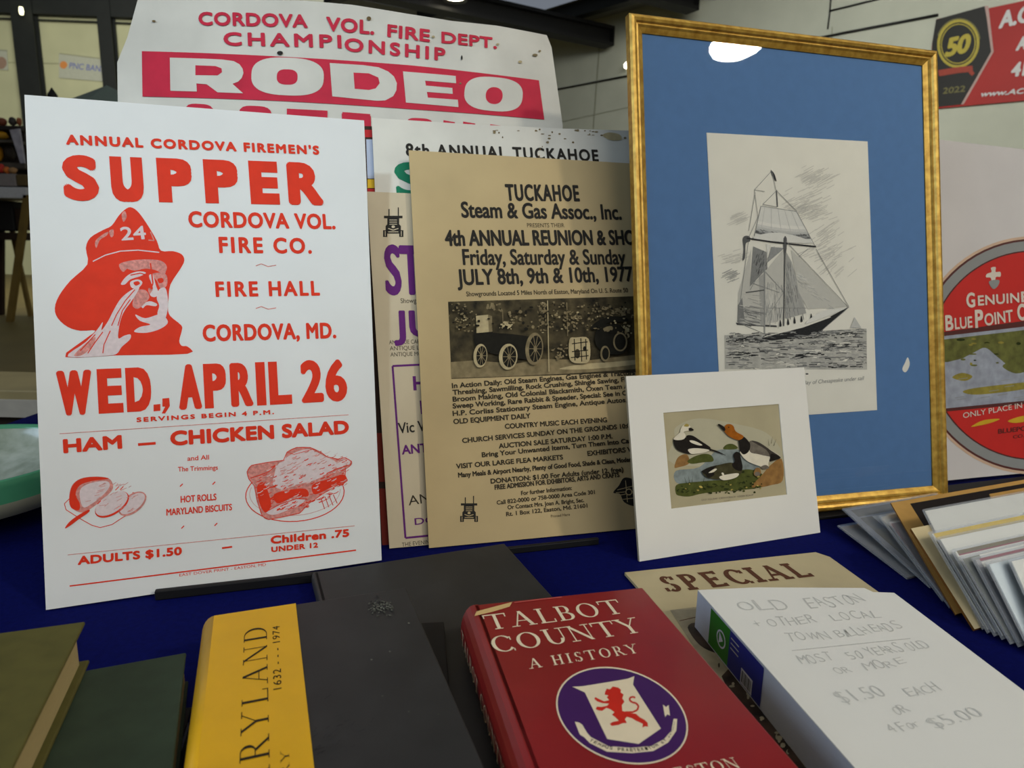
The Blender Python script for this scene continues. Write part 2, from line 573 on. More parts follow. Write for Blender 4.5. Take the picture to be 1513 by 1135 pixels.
white_paper = mat('white_paper', (228, 226, 218), .75, .2, .015, 12)
pencil = mat('pencil_grey', (176, 174, 166), .8, .1, .05, 200)
tan_brochure = mat('tan_brochure', (190, 174, 134), .45, .4, .06, 20)
brown_ink = mat('brown_ink', (92, 54, 34), .7, .2, .1, 60)

# ------------------------------------------------------------------ the setting: hall
wall_paint = mat('painted_block_wall', (182, 185, 168), .85, .2, .05, 2.5, detail=5)
wall_cream = mat('cream_wall_panels', (184, 184, 146), .85, .2, .06, 1.2)
steel = mat('dark_painted_steel', (30, 33, 30), .6, .3, .1, 4)
steel_black = mat('black_painted_steel', (15, 15, 13), .6, .3, .1, 4)
floor_mat = mat('brown_hall_floor', (104, 90, 48), .55, .35, .12, 1.5)
seam_mat = mat('wall_seam', (146, 148, 128), .9, .1, .05, 10)

WA = Vector((-sin(R(44.6)), cos(R(44.6)), 0))          # along the side wall, away from the camera
w0 = on_y(900, 120, 12.0); w0.z = 0
wall_r = Flat(w0 + Vector((0, 0, -0.75)), -WA, (0, 0, 1))   # right = toward the camera side
mb = MB()
mb.prism([wall_r.pt((-14, 0)), wall_r.pt((16, 0)), wall_r.pt((16, 8)), wall_r.pt((-14, 8))], -wall_r.n * .2, wall_paint)
wr = mb.build('wall_right'); tag(wr, kind='structure')
ik = Ink(wall_r); ik.l = .01
for a in ([(886, 70), (877, 190)], [(1230, 40), (1222, 300)]):
    ik.line(a, 1.6, seam_mat)
ik.line([(600, 230), (923, 160), (1100, 120)], 1.0, seam_mat)
ik.build('wall_joint', wr)

fw = Flat.lean(-40, 21.0 - 40 * tan(R(8)) * 0, R(8), 0, -.75)
fo = on_y(100, 100, 20.0)
fr_ = Vector((cos(R(3)), sin(R(3)), 0))
wall_b = Flat(Vector((fo.x, fo.y, -.75)), fr_, (0, 0, 1))
mb = MB()
mb.prism([wall_b.pt((-12, 0)), wall_b.pt((9, 0)), wall_b.pt((9, 7.6)), wall_b.pt((-12, 7.6))], -wall_b.n * .2, wall_cream)
wb = mb.build('wall_back'); tag(wb, kind='structure')
ik = Ink(wall_b); ik.l = .012
ik.line([(-200, 88), (175, 96)][:2], 1.2, mat('panel_joint', (150, 150, 118), .9))
ik.build('wall_joint', wb)

mb = MB()
mb.hexa((-30, -12, -.95), Vector((60, 0, 0)), Vector((0, 50, 0)), Vector((0, 0, .2)), floor_mat)
tag(mb.build('floor'), kind='structure')

# roof: rafters, purlins, sky panels
ceil_mat = mat('grey_roof_sheet', (110, 112, 106), .7, .2, .1, 3)
sky_panel = emit('roof_skylight_sheet', (190, 200, 214), .30)
BD = Vector((-sin(R(59.4)), -cos(R(59.4)), 0))
def rafter(px, pyb, pyt, y, length, name='roof_beam', lo=0.0):
    b, t = on_y(px, pyb, y), on_y(px, pyt, y)
    hgt = t.z - b.z
    mb = MB()
    side = Vector((-BD.y, BD.x, 0)) * .25
    mb.hexa(b, BD * length, side, Vector((0, 0, .05)), steel_black)
    mb.hexa(b + Vector((0, 0, hgt - .05)), BD * length, side, Vector((0, 0, .05)), steel_black)
    mb.hexa(b + side * .4 + Vector((0, 0, .05)), BD * length, side * .2, Vector((0, 0, hgt - .1)), steel_black)
    mb.hexa(b, BD * .02, side, Vector((0, 0, hgt)), steel_black)
    return tag(mb.build(name), kind='structure'), t.z
_, zt = rafter(893, 73, 44, 11.9, 11)
rafter(1014, 22, -18, 10.6, 14)
zc = zt + .25
mb = MB()
mb.hexa((-3, 2, zc), Vector((19, 0, 0)), Vector((0, 24, 0)), Vector((0, 0, .06)), ceil_mat)
tag(mb.build('ceiling'), kind='structure')
e0 = on_y(893, 44, 11.9)
for i in range(7):
    s = e0 + BD * (0.55 + i * 1.5) - WA * 6.0
    s.z = zc - .2
    mb = MB(); mb.hexa(s, BD * .16, WA * 7.6, Vector((0, 0, .2)), steel)
    tag(mb.build('roof_purlin'), kind='structure')
    s2 = e0 + BD * (0.55 + i * 1.5 + .3) - WA * 6.0; s2.z = zc - .03
    mb = MB(); mb.hexa(s2, BD * 1.0, WA * 7.6, Vector((0, 0, .02)), sky_panel)
    tag(mb.build('ceiling_panel'), kind='structure')

# far wall steel: two columns, eave beam, lit ledge
def far(px, py, off=.3):
    return wall_b.moved(wall_b.n * off).P(px, py)
def column(x0, x1):
    a, b = far(x0, 60), far(x1, 60)
    wdt = (b - a).length
    mb = MB()
    base = Vector((a.x, a.y, -.75))
    mb.hexa(base, fr_ * wdt, wall_b.n * .04, Vector((0, 0, 7.6)), steel)
    mb.hexa(base - wall_b.n * .22, fr_ * wdt, wall_b.n * .04, Vector((0, 0, 7.6)), steel)
    mb.hexa(base + fr_ * wdt * .45 - wall_b.n * .2, fr_ * wdt * .1, wall_b.n * .2, Vector((0, 0, 7.6)), steel)
    tag(mb.build('steel_column'), kind='structure')
column(21, 53); column(147, 167)
a, b = far(-260, 2), far(330, 36)
zb = far(100, 22).z
mb = MB(); mb.hexa(Vector((a.x, a.y, zb)), fr_ * 14, -wall_b.n * .2, Vector((0, 0, 1.6)), steel)
tag(mb.build('eave_beam'), kind='structure')
zl = far(100, 27).z
mb = MB(); mb.hexa(Vector((a.x, a.y, zl - .03)) - wall_b.n * .15, fr_ * 14, -wall_b.n * .1, Vector((0, 0, .03)), steel)
tag(mb.build('trim_ledge'), kind='structure')

# lamps
lamp_glow = emit('lamp_glow', (255, 246, 226), LAMP_STRENGTH)
small_glow = emit('small_lamp_glow', (255, 244, 214), 14)
lamp_shell = mat('lamp_shell', (120, 122, 122), .4, .5, .05, 10, metal=.6)
def bay_lamp(c, rad, label, glow):
    r = empty('high_bay_lamp', c, label, 'lamp')
    m = MB(); m.lathe(c, [(rad * .25, rad * .95), (rad * .3, rad * .5), (rad, 0), (rad * .98, -.01), (rad * .28, rad * .48)], lamp_shell); m.build('reflector', r, merge=False)
    m = MB(); m.lathe(c, [(.001, .03), (rad * .9, .03), (rad * .9, .02), (.001, .02)], glow); m.build('diffuser', r, merge=False)
    m = MB(); m.tube([Vector(c) + Vector((0, 0, rad * .9)), Vector(c) + Vector((0, 0, max(.25, zc - c[2])))], .012, steel_black, 6); m.build('rod', r)
    return r

# ------------------------------------------------------------------ table
def post(x, y, z0, z1, w, m, name, parent):
    mb = MB(); mb.hexa((x - w / 2, y - w / 2, z0), Vector((w, 0, 0)), Vector((0, w, 0)), Vector((0, 0, z1 - z0)), m)
    return mb.build(name, parent)
table = empty('display_table', (0, .85, -.75), 'long display table under the blue cloth', 'table')
wood = mat('table_wood', (110, 84, 56), .6)
mb = MB(); mb.hexa((-1.06, .06, -.035), Vector((2.52, 0, 0)), Vector((0, 1.42, 0)), Vector((0, 0, .03)), wood); mb.build('tabletop', table)
for x, y in ((-1.0, .12), (1.4, .12), (-1.0, 1.42), (1.4, 1.42)):
    post(x, y, -.75, -.035, .05, wood, 'leg', table)
mb = MB()
nx, ny = 60, 36
vs, fs = [], []
def drop(i, j):
    x = -1.16 + 2.72 * i / nx; y = -.04 + 1.62 * j / ny
    z = 0.0
    for e in (-1.1 - x, x - 1.5, .02 - y, y - 1.52):
        if e > 0: z = min(z, -.004 - e * 4.2)
    return (x, y, z - .0005)
for j in range(ny + 1):
    for i in range(nx + 1):
        vs.append(drop(i, j))
for j in range(ny):
    for i in range(nx):
        fs.append((j * (nx + 1) + i, j * (nx + 1) + i + 1, (j + 1) * (nx + 1) + i + 1, (j + 1) * (nx + 1) + i))
mb.mesh(vs, fs, navy_cloth, True)
tag(mb.build('tablecloth'), 'navy blue cloth spread over the display table', 'tablecloth')

# ------------------------------------------------------------------ SUPPER poster
P1 = Flat.lean(-.49014, .66389, .35426, .2282)
root = empty('poster', P1.o, 'white poster with orange-red SUPPER lettering and a fireman in a helmet', 'poster', None)
card(P1, [(36, 140), (538, 178), (564, 828), (68, 905)], .0025, white_card, 'card', root, card_edge)
ik = Ink(P1)
ik.txt("ANNUAL CORDOVA FIREMEN'S", (98, 214, 472, 229), 199, red_ink, .07, 1.25)
ik.build('caption_lettering', root)
ik = Ink(P1)
ik.letters('SUPPER', [(95, 148), (166, 214), (235, 286), (304, 354), (371, 414), (427, 479)], 296, 304, 229, 241, red_ink, .075)
ik.build('headline_lettering', root)
ik = Ink(P1)
ik.txt('CORDOVA VOL.', (279, 336, 496, 339), 312, red_ink, .045, 1.1)
ik.txt('FIRE CO.', (324, 374, 461, 375), 350, red_ink, .045, 1.25)
ik.txt('FIRE HALL', (319, 439, 473, 437), 416, red_ink, .045, 1.25)
ik.txt('CORDOVA, MD.', (300, 505, 497, 500), 480, red_ink, .045, 1.1)
for y in (392, 455):
    ik.line([(378, y + 1), (386, y - 2), (396, y + 2), (408, y)], 1.3, pink_ink)
ik.build('venue_lettering', root)
ik = Ink(P1)
ik.letters('WED', [(86, 138), (146, 183), (188, 225)], 615, 607, 548, 542, red_ink, .05)
ik.poly([(227, 598), (237, 597), (237, 607), (227, 608)], red_ink)
ik.poly([(240, 589), (250, 588), (251, 600), (244, 611), (239, 611), (244, 601), (240, 601)], red_ink)
ik.letters('APRIL26', [(265, 299), (303, 336), (342, 375), (380, 394), (399, 432), (446, 479), (482, 514)], 606, 592, 539, 531, red_ink, .05)
ik.build('date_lettering', root)
ik = Ink(P1)
ik.txt('SERVINGS BEGIN 4 P.M.', (202, 624, 405, 612), 617, red_ink, .07, 1.3)
ik.line([(88, 641), (515, 613)], 1.0, pink_ink)
ik.txt('HAM', (94, 670, 181, 663), 649, red_ink, .07, 1.05)
ik.line([(204, 657), (230, 655)], 4, red_ink)
ik.txt('CHICKEN SALAD', (252, 659, 516, 641), 637, red_ink, .07, 1.05)
ik.build('menu_lettering', root)
ik = Ink(P1)
ik.txt('and All', (277, 681, 309, 679), 674, red_ink, .02)
ik.txt('The Trimmings', (263, 697, 322, 694), 690, red_ink, .02)
for x, y in ((268, 717), (316, 714), (270, 779), (319, 775)):
    ik.line([(x - 2, y + 2), (x + 2, y - 2)], 1.6, red_ink)
ik.txt('HOT ROLLS', (267, 743, 320, 739), 733, red_ink, .03)
ik.txt('MARYLAND BISCUITS', (246, 762, 343, 754), 752, red_ink, .03)
ik.build('trimmings_lettering', root)
ik = Ink(P1)
ik.line([(100, 820), (524, 777)], 1.0, pink_ink)
ik.txt('ADULTS $1.50', (115, 835, 269, 820), 822, red_ink, .065, 1.05)
ik.line([(328, 810), (343, 808)], 2.6, red_ink)
ik.txt('Children .75', (400, 804, 516, 793), 792, red_ink, .07, 1.05)
ik.txt('UNDER 12', (401, 816, 470, 809), 808, red_ink, .07, 1.1)
ik.line([(103, 866), (526, 813)], 2.0, red_ink)
ik.txt('EAST DOVER PRINT - EASTON, MD', (265, 852, 393, 836), 848, red_ink, .0)
ik.build('price_lettering', root)

# fireman
ik = Ink(P1).crop(30, 130, 2.703)
ik.smooth([(268, 705), (262, 640), (280, 598), (330, 568), (365, 550), (395, 508), (425, 481), (447, 478), (475, 500), (512, 553), (545, 610), (562, 650),
         (610, 652), (645, 665), (655, 690), (640, 722), (600, 785), (592, 840), (590, 885), (600, 912), (643, 948), (645, 970), (635, 1010), (645, 1030),
         (668, 1033), (668, 1062), (390, 1068), (180, 1075), (250, 1010), (300, 970), (240, 970), (190, 955), (150, 920), (138, 880), (155, 830), (200, 770)], red_ink, 3)
ik.up()
ik.line([(290, 693), (340, 668), (400, 652), (470, 648), (555, 657)], 1.6, pale_ink)
ik.smooth([(300, 612), (330, 585), (352, 575), (345, 590), (318, 608), (304, 640)], pink_ink)
ik.smooth([(355, 572), (372, 566), (372, 590), (362, 596)], pink_ink)
ik.smooth([(405, 505), (418, 492), (425, 515), (412, 535)], pink_ink)
ik.txt('24', (405, 610, 505, 604), 556, pale_ink, .03)
ik.line([(520, 575), (535, 610), (512, 608)], 1.6, pink_ink)
# face in light tones
ik.smooth([(395, 705), (440, 690), (500, 685), (560, 690), (585, 712), (575, 735), (530, 712), (470, 708), (430, 720), (410, 735)], pink_ink)
ik.smooth([(402, 782), (430, 748), (470, 733), (502, 738), (480, 752), (440, 765), (418, 785)], pale_ink)
ik.smooth([(525, 745), (560, 738), (585, 750), (585, 790), (560, 800), (545, 770)], pink_ink)
ik.smooth([(440, 775), (470, 765), (488, 778), (470, 800), (445, 798)], pale_ink)
ik.smooth([(555, 805), (580, 800), (590, 850), (586, 900), (570, 935), (548, 905), (555, 870), (545, 840)], pale_ink)
ik.smooth([(485, 868), (515, 852), (545, 862), (540, 872), (505, 868), (490, 880)], pale_ink)
ik.smooth([(460, 905), (500, 920), (560, 905), (590, 935), (560, 962), (505, 978), (455, 974), (478, 955), (520, 945), (478, 930)], pale_ink)
ik.smooth([(512, 800), (528, 805), (545, 822), (535, 832), (515, 822)], pink_ink)
ik.smooth([(514, 752), (530, 748), (542, 790), (553, 822), (536, 836), (518, 826), (530, 800)], pale_ink)
ik.smooth([(466, 812), (500, 808), (516, 835), (500, 858), (470, 882), (448, 866)], pink_ink)
ik.smooth([(420, 715), (470, 700), (540, 702), (578, 722), (575, 745), (540, 728), (500, 722), (455, 730)], pink_ink)
ik.up()
ik.smooth([(452, 778), (470, 772), (478, 782), (462, 790)], red_ink)
ik.smooth([(548, 764), (568, 760), (572, 774), (556, 780)], red_ink)
ik.smooth([(488, 888), (530, 878), (545, 884), (530, 900), (500, 902)], red_ink)
ik.line([(440, 748), (480, 740), (505, 748)], 1.5, red_ink)
ik.line([(520, 700), (530, 780), (522, 805)], 2.0, red_ink)
# hand cupped at the mouth
ik.smooth([(330, 935), (325, 968), (352, 930), (375, 885), (402, 842), (440, 810), (475, 796), (462, 825), (440, 858), (420, 885), (405, 915), (395, 955), (392, 1000),
         (415, 990), (440, 985), (438, 1005), (405, 1035), (385, 1062), (340, 1070), (190, 1073), (262, 1015), (308, 965)], pale_ink)
ik.up()
for a in ([(458, 806), (420, 850), (385, 905), (365, 950)], [(440, 845), (408, 890), (390, 950)], [(330, 975), (300, 1015), (270, 1060)], [(360, 970), (335, 1025), (330, 1060)], [(300, 985), (240, 1050)]):
    ik.line(a, 1.5, red_ink)
ik.smooth([(262, 1020), (300, 995), (290, 1030), (250, 1066), (215, 1068)], pink_ink)
ik.build('fireman_illustration', root)

# sliced ham
ik = Ink(P1).crop(30, 510, 2.8367)
ik.line([(205, 645), (185, 665), (192, 690), (255, 730), (300, 755), (335, 765), (385, 752), (430, 722), (470, 700), (515, 660), (528, 635), (515, 622), (470, 618)], 1.1, red_ink)
ik.smooth([(205, 645), (216, 590), (252, 560), (310, 551), (368, 557), (388, 585), (380, 615), (320, 668), (262, 702), (216, 682)], pink_ink); ik.up()
ik.smooth([(205, 645), (218, 590), (255, 560), (320, 552), (372, 560), (300, 570), (250, 588), (232, 625), (250, 665), (245, 692), (214, 682)], red_ink)
ik.smooth([(250, 610), (290, 580), (360, 570), (375, 590), (350, 625), (300, 665), (262, 678)], pale_ink); ik.up()
ik.ell((470, 665), 68, 38, pink_ink, -38); ik.up()
ik.ell((470, 664), 62, 30, pale_ink, -38); ik.up()
ik.ell((385, 668), 80, 42, red_ink, -32); ik.up()
ik.ell((383, 664), 76, 38, pale_ink, -32); ik.up()
ik.smooth([(188, 768), (205, 742), (240, 715), (285, 690), (288, 700), (245, 730), (212, 755)], red_ink)
random.seed(3)
for i in range(36):
    x, y = random.uniform(270, 480), random.uniform(585, 700)
    ik.line([(x, y), (x + random.uniform(8, 30), y - random.uniform(4, 16))], .7, pink_ink)
for x, y in ((405, 602), (425, 600), (330, 660), (228, 640), (240, 668)):
    ik.line([(x - 6, y + 6), (x + 8, y - 8)], 1.2, red_ink)
ik.build('ham_illustration', root)

# roast chicken on a platter
ik = Ink(P1).crop(290, 510, 2.91)
ik.ell((424, 640), 212, 118, red_ink, -4, 1.4)
ik.ell((424, 632), 195, 100, pink_ink, -4, .6, a0=0, a1=200)
ik.smooth([(218, 545), (237, 517), (300, 505), (375, 495), (390, 460), (430, 440), (490, 440), (535, 460), (562, 480), (610, 490), (640, 484), (668, 500), (666, 517),
         (642, 530), (640, 560), (650, 582), (630, 598), (590, 608), (540, 642), (485, 680), (445, 722), (380, 737), (310, 750), (284, 735), (270, 700), (258, 650), (250, 600), (226, 575)], pink_ink); ik.up()
ik.smooth([(335, 560), (350, 515), (395, 478), (450, 452), (500, 450), (545, 475), (600, 503), (585, 540), (510, 580), (430, 600), (370, 620), (330, 600)], pale_ink)
ik.smooth([(300, 715), (360, 685), (430, 662), (468, 664), (440, 690), (380, 715), (330, 730)], pale_ink)
ik.smooth([(600, 512), (645, 492), (662, 502), (650, 518), (610, 530)], pale_ink)
ik.smooth([(262, 606), (290, 590), (312, 640), (322, 690), (300, 720), (280, 700), (266, 655)], red_ink)
ik.smooth([(336, 640), (400, 622), (470, 618), (480, 650), (420, 652), (360, 680), (338, 670)], red_ink)
ik.smooth([(500, 600), (570, 575), (630, 556), (644, 580), (600, 600), (540, 632), (505, 640)], red_ink)
ik.up()
def in_bird(x, y): return (x - 450) ** 2 / 205 ** 2 + (y - 585 + (x - 450) * .22) ** 2 / 120 ** 2 < 1
for i in range(420):
    x, y = random.uniform(240, 640), random.uniform(450, 735)
    if not in_bird(x, y): continue
    t = (y + (x - 450) * .25 - 455) / 250 + (.25 if x < 330 else 0)
    m = red_ink if random.random() < t ** 1.3 else (pale_ink if random.random() < .6 else pink_ink)
    l = random.uniform(8, 26)
    ik.line([(x, y), (x + l * .5, y - l * .1), (x + l, y - l * .45)], random.choice((.7, 1.0, 1.4)), m)
ik.l += .00013
ik.line([(218, 545), (237, 517), (300, 505), (375, 495), (390, 460), (430, 440), (490, 440), (535, 460), (562, 480), (610, 490), (640, 484), (668, 500), (660, 520), (642, 532), (640, 560), (650, 582), (600, 606), (540, 642), (485, 680), (445, 722), (380, 737), (310, 750), (284, 735), (262, 670), (250, 605), (226, 575), (218, 545)], 1.0, red_ink)
ik.line([(232, 572), (270, 560), (310, 545), (340, 520)], 1.2, red_ink); ik.line([(300, 716), (360, 684), (430, 660), (478, 662)], 1.2, red_ink); ik.line([(560, 552), (610, 530), (655, 516)], 1.2, red_ink); ik.line([(390, 460), (420, 470), (500, 448), (540, 470)], .8, red_ink)
for i in range(4):
    ik.line([(535 + i * 18, 655 - i * 4), (552 + i * 18, 705 - i * 8)], 1.0, red_ink)
ik.build('chicken_illustration', root)

# ------------------------------------------------------------------ Tuckahoe poster (tan, front)
P2 = Flat.lean(-.10417, .83509, .26931, .34877)
root = empty('poster', P2.o, 'tan poster in black print with a tractor photograph, partly behind the gold frame', 'poster')
card(P2, [(604, 222), (992, 245), (1004, 781), (634, 812)], .002, tan_card, 'card', root, card_edge)
ik = Ink(P2)
ik.txt('TUCKAHOE', (748, 297, 857, 298), 272, black_ink, .04, 1.15)
ik.build('title_lettering', root)
ik = Ink(P2)
ik.txt('Steam & Gas Assoc., Inc.', (682, 322, 919, 325), 298, black_ink, .035)
ik.txt('PRESENTS THEIR', (779, 336, 834, 336), 330, worn_black, .0)
ik.txt('4th ANNUAL REUNION & SHOW', (658, 364, 960, 362), 340, black_ink, .042)
ik.txt('Friday, Saturday & Sunday', (684, 392, 925, 391), 368, black_ink, .032)
ik.txt('JULY 8th, 9th & 10th, 1977', (676, 422, 936, 416), 398, black_ink, .036)
ik.build('event_lettering', root)
ik = Ink(P2)
ik.txt('Showgrounds Located 5 Miles North of Easton, Maryland On U. S. Route 50', (689, 438, 928, 432), 431, worn_black, .02)
ik.build('place_lettering', root)
ik = Ink(P2)
rows = [('In Action Daily: Old Steam Engines, Gas Engines & Tractors', 668, 574, 938, 554), ('Threshing, Sawmilling, Rock Crushing, Shingle Sawing, Flour', 669, 584, 940, 563),
        ('Broom Making, Old Colonial Blacksmith, Oxen Team And', 669, 594, 940, 573), ('Sweep Working, Rare Rabbit & Speeder, Special: See in Oper', 669, 604, 942, 583),
        ('H.P. Corliss Stationary Steam Engine, Antique Autos, Fill', 669, 615, 942, 593), ('OLD EQUIPMENT DAILY', 670, 627, 784, 618)]
for s, x0, y0, x1, y1 in rows:
    ik.txt(s, (x0, y0, x1, y1), y0 - 7.8, worn_black, .05)
ik.build('programme_lettering', root)
ik = Ink(P2)
rows = [('COUNTRY MUSIC EACH EVENING', 746, 634, 897, 624), ('CHURCH SERVICES SUNDAY ON THE GROUNDS 10:00', 683, 655, 936, 632), ('AUCTION SALE SATURDAY 1:00 P.M.', 737, 663, 905, 648),
        ('Bring Your Unwanted Items, Turn Them Into Cash', 712, 676, 938, 654), ('VISIT OUR LARGE FLEA MARKETS', 674, 693, 832, 679), ('EXHIBITORS W', 868, 674, 938, 667),
        ('Many Meals & Airport Nearby, Plenty of Good Food, Shade & Clean, Modern', 677, 706, 936, 682), ('DONATION: $1.00 For Adults (under 12, free)', 725, 715, 921, 697),
        ('FREE ADMISSION FOR EXHIBITORS, ARTS AND CRAFTS', 731, 724, 915, 705)]
for s, x0, y0, x1, y1 in rows:
    ik.txt(s, (x0, y0, x1, y1), y0 - 7.6, worn_black, .05)
rows = [('For further Information:', 770, 732, 845, 724), ('Call 822-0000 or 758-0000 Area Code 301', 734, 746, 879, 730), ('Or Contact Mrs. Joan A. Bright, Sec.', 750, 753, 863, 742), ('Rt. 1 Box 122, Easton, Md. 21601', 748, 763, 868, 750)]
for s, x0, y0, x1, y1 in rows:
    ik.txt(s, (x0, y0, x1, y1), y0 - 6.4, worn_black, .04)
ik.txt('Printed Here', (814, 765, 842, 762), 761, worn_black, .0)
ik.build('details_lettering', root)

def tractor_stamp(ik, x, y, s, m, m2):
    """front view of a small steam tractor drawn as a stamp, about 26 s wide"""
    L = lambda pts, w, c: ik.line([(x + a * s, y + b * s) for a, b in pts], w * s, c)
    G_ = lambda pts, c: ik.poly([(x + a * s, y + b * s) for a, b in pts], c)
    L([(-5, -12), (-5, -20)], 1.3, m); L([(6, -12), (6, -22)], 1.3, m)
    G_([(-11, -12), (11, -12), (11, -9), (7, -9), (7, -2), (9, 0), (9, 5), (12, 5), (12, 13), (7, 13), (7, 9), (-7, 9), (-7, 13), (-12, 13), (-12, 5), (-9, 5), (-9, 0), (-7, -2), (-7, -9), (-11, -9)], m)
    ik.up()
    for yy in (-7, -4.5, -2): L([(-4.5, yy), (4.5, yy)], .8, m2)
    L([(-6, 3), (0, 5), (6, 3)], 1.0, m2); L([(-6, 7), (6, 7)], .9, m2)
    L([(-9.5, 6), (-9.5, 12)], .8, m2); L([(9.5, 6), (9.5, 12)], .8, m2)
    ik.ell((x, y + 1 * s), 2.0 * s, 1.6 * s, m2)
ik = Ink(P2); tractor_stamp(ik, 693, 757, 1.1, black_ink, tan_card); ik.build('tractor_emblem', root)
ik = Ink(P2)
ik.smooth([(906, 728), (914, 718), (922, 706), (936, 708), (950, 712), (952, 740), (938, 748), (922, 742), (916, 730)], black_ink)
ik.up()
for a in ([(912, 724), (936, 718)], [(914, 732), (936, 728)], [(920, 738), (936, 736)], [(924, 710), (927, 742)], [(910, 728), (936, 726)]):
    ik.line(a, .9, tan_card)
ik.ell((929, 727), 5, 5, tan_card); ik.up(); ik.ell((929, 727), 3.6, 3.6, black_ink); ik.build('engine_emblem', root)

# halftone photograph
photo_dark = mat('halftone_photo', (86, 76, 52), .75, .15, .3, 55, rgb2=(26, 24, 17), detail=8)
photo_mid = mat('halftone_mid', (140, 125, 92), .75, .15, .2, 90)
photo_light = mat('halftone_light', (186, 170, 130), .75, .15, .12, 90)
photo_black = mat('halftone_black', (30, 28, 20), .75, .15, .2, 120)
ik = Ink(P2)
ik.poly([(662, 446), (1000, 436), (1004, 548), (667, 560)], photo_dark)
ik.crop(640, 230, 3.4406); ik.up()
ik.poly([(88, 1050), (200, 1042), (420, 1058), (560, 1034), (800, 1040), (1050, 1010), (1052, 1084), (700, 1108), (400, 1122), (92, 1132)], photo_mid)
ik.smooth([(640, 1085), (760, 1060), (900, 1050), (1040, 1040), (1040, 1060), (800, 1085)], photo_light)
ik.up()
rp = random.Random(31)
for cx, cy, sx, sy, n, m in ((300, 762, 14, 10, 26, photo_mid), (556, 810, 12, 44, 50, photo_mid), (960, 795, 26, 10, 40, photo_mid), (968, 900, 14, 22, 36, photo_light), (700, 835, 34, 26, 46, photo_mid),
                             (372, 868, 16, 12, 24, photo_light), (430, 830, 30, 16, 20, photo_mid), (860, 790, 30, 16, 26, photo_mid), (640, 1000, 20, 24, 26, photo_mid), (130, 840, 26, 30, 18, photo_mid)):
    for _ in range(n):
        ik.ell((rp.gauss(cx, sx), max(752, rp.gauss(cy, sy))), rp.uniform(3, 9), rp.uniform(2, 7), m, rp.uniform(-50, 50), n=6)
ik.line([(578, 740), (585, 1100)], 1.3, photo_light)
ik.line([(350, 790), (352, 860)], 1.0, photo_mid); ik.line([(675, 750), (680, 920)], 1.2, photo_mid)
ik.smooth([(215, 905), (330, 905), (470, 920), (540, 950), (545, 1030), (470, 1040), (300, 1010), (215, 970)], photo_black); ik.up()
ik.poly([(215, 818), (276, 812), (280, 900), (218, 905)], photo_light)
ik.poly([(276, 812), (296, 820), (298, 898), (280, 900)], photo_mid)
ik.poly([(205, 906), (300, 898), (302, 912), (208, 920)], photo_black)
for c, rx, ry in (((237, 1020), 35, 60), ((378, 1025), 47, 66), ((510, 985), 45, 82)):
    ik.ell(c, rx, ry, photo_light if rx != 45 else photo_mid, 4); ik.up()
    ik.ell((c[0] + 6, c[1]), rx * .74, ry * .82, photo_black, 4); ik.up()
    for k in range(5):
        a = pi * k / 5
        ik.line([(c[0] + 6 - rx * .7 * cos(a), c[1] - ry * .8 * sin(a)), (c[0] + 6 + rx * .7 * cos(a), c[1] + ry * .8 * sin(a))], .9, photo_mid)
    ik.ell((c[0] + 5, c[1]), rx * .2, ry * .2, photo_mid); ik.up()
ik.smooth([(688, 940), (720, 928), (785, 935), (790, 1040), (745, 1060), (690, 1040)], photo_light)
ik.up()
for a in ([(700, 960), (780, 950)], [(700, 1000), (782, 992)], [(712, 935), (716, 1045)], [(745, 932), (750, 1050)], [(770, 935), (774, 1040)], [(695, 1030), (785, 1020)]):
    ik.line(a, 1.4, photo_black)
ik.ell((728, 1010), 14, 24, photo_dark); ik.ell((765, 985), 9, 13, photo_black)
ik.smooth([(800, 870), (850, 835), (930, 820), (985, 835), (970, 850), (900, 850), (840, 880), (806, 890)], photo_black); ik.up()
ik.smooth([(830, 880), (900, 860), (960, 880), (970, 1000), (880, 1010), (820, 960)], photo_black)
ik.ell((945, 950), 36, 48, photo_mid); ik.up(); ik.ell((945, 950), 28, 40, photo_black); ik.ell((868, 1010), 24, 40, photo_mid); ik.up(); ik.ell((870, 1010), 17, 30, photo_black)
ik.smooth([(862, 880), (900, 870), (905, 890), (870, 900)], photo_mid)
random.seed(11)
for i in range(170):
    x, y = random.choice((random.uniform(530, 680), random.uniform(700, 1020), random.uniform(90, 215))), random.uniform(750, 905)
    ik.ell((x, y), random.uniform(2, 7), random.uniform(2, 6), random.choice((photo_mid, photo_black, photo_mid, photo_light if random.random() < .3 else photo_black)), n=6)
for i in range(40):
    x, y = random.uniform(90, 1020), random.uniform(755, 900)
    ik.ell((x, y), random.uniform(3, 12), random.uniform(3, 10), random.choice((photo_black, photo_mid, photo_black)), n=7)
ik.build('tractor_photograph', root)

# ------------------------------------------------------------------ purple poster behind it
back2 = Vector((-sin(.26931), cos(.26931), 0))
P3 = P2.moved(back2 * .010)
root = empty('poster', P3.o, 'tan poster with purple lettering and purple border, mostly behind the tractor poster', 'poster')
card(P3, [(542, 283), (930, 300), (945, 800), (576, 824)], .002, tan_card_pale, 'card', root, card_edge)
ik = Ink(P3); tractor_stamp(ik, 581, 334, 1.25, black_ink, tan_card_pale); ik.build('tractor_emblem', root)
for a_ in (('ST', (570, 436, 626, 436), 362, purple_ink, .03), ('JU', (582, 499, 645, 498), 459, purple_ink, .04), ('H', (611, 577, 630, 576), 556, purple_ink, .04),
           ('ANTI', (594, 672, 636, 668), 658, purple_ink, .04), ('DO', (613, 776, 645, 772), 766, purple_ink, .02)):
    ik = Ink(P3); ik.txt(*a_); ik.build('purple_lettering', root)
ik = Ink(P3); ik.line([(622, 592), (624, 612)], 4, purple_ink); ik.build('purple_lettering', root)
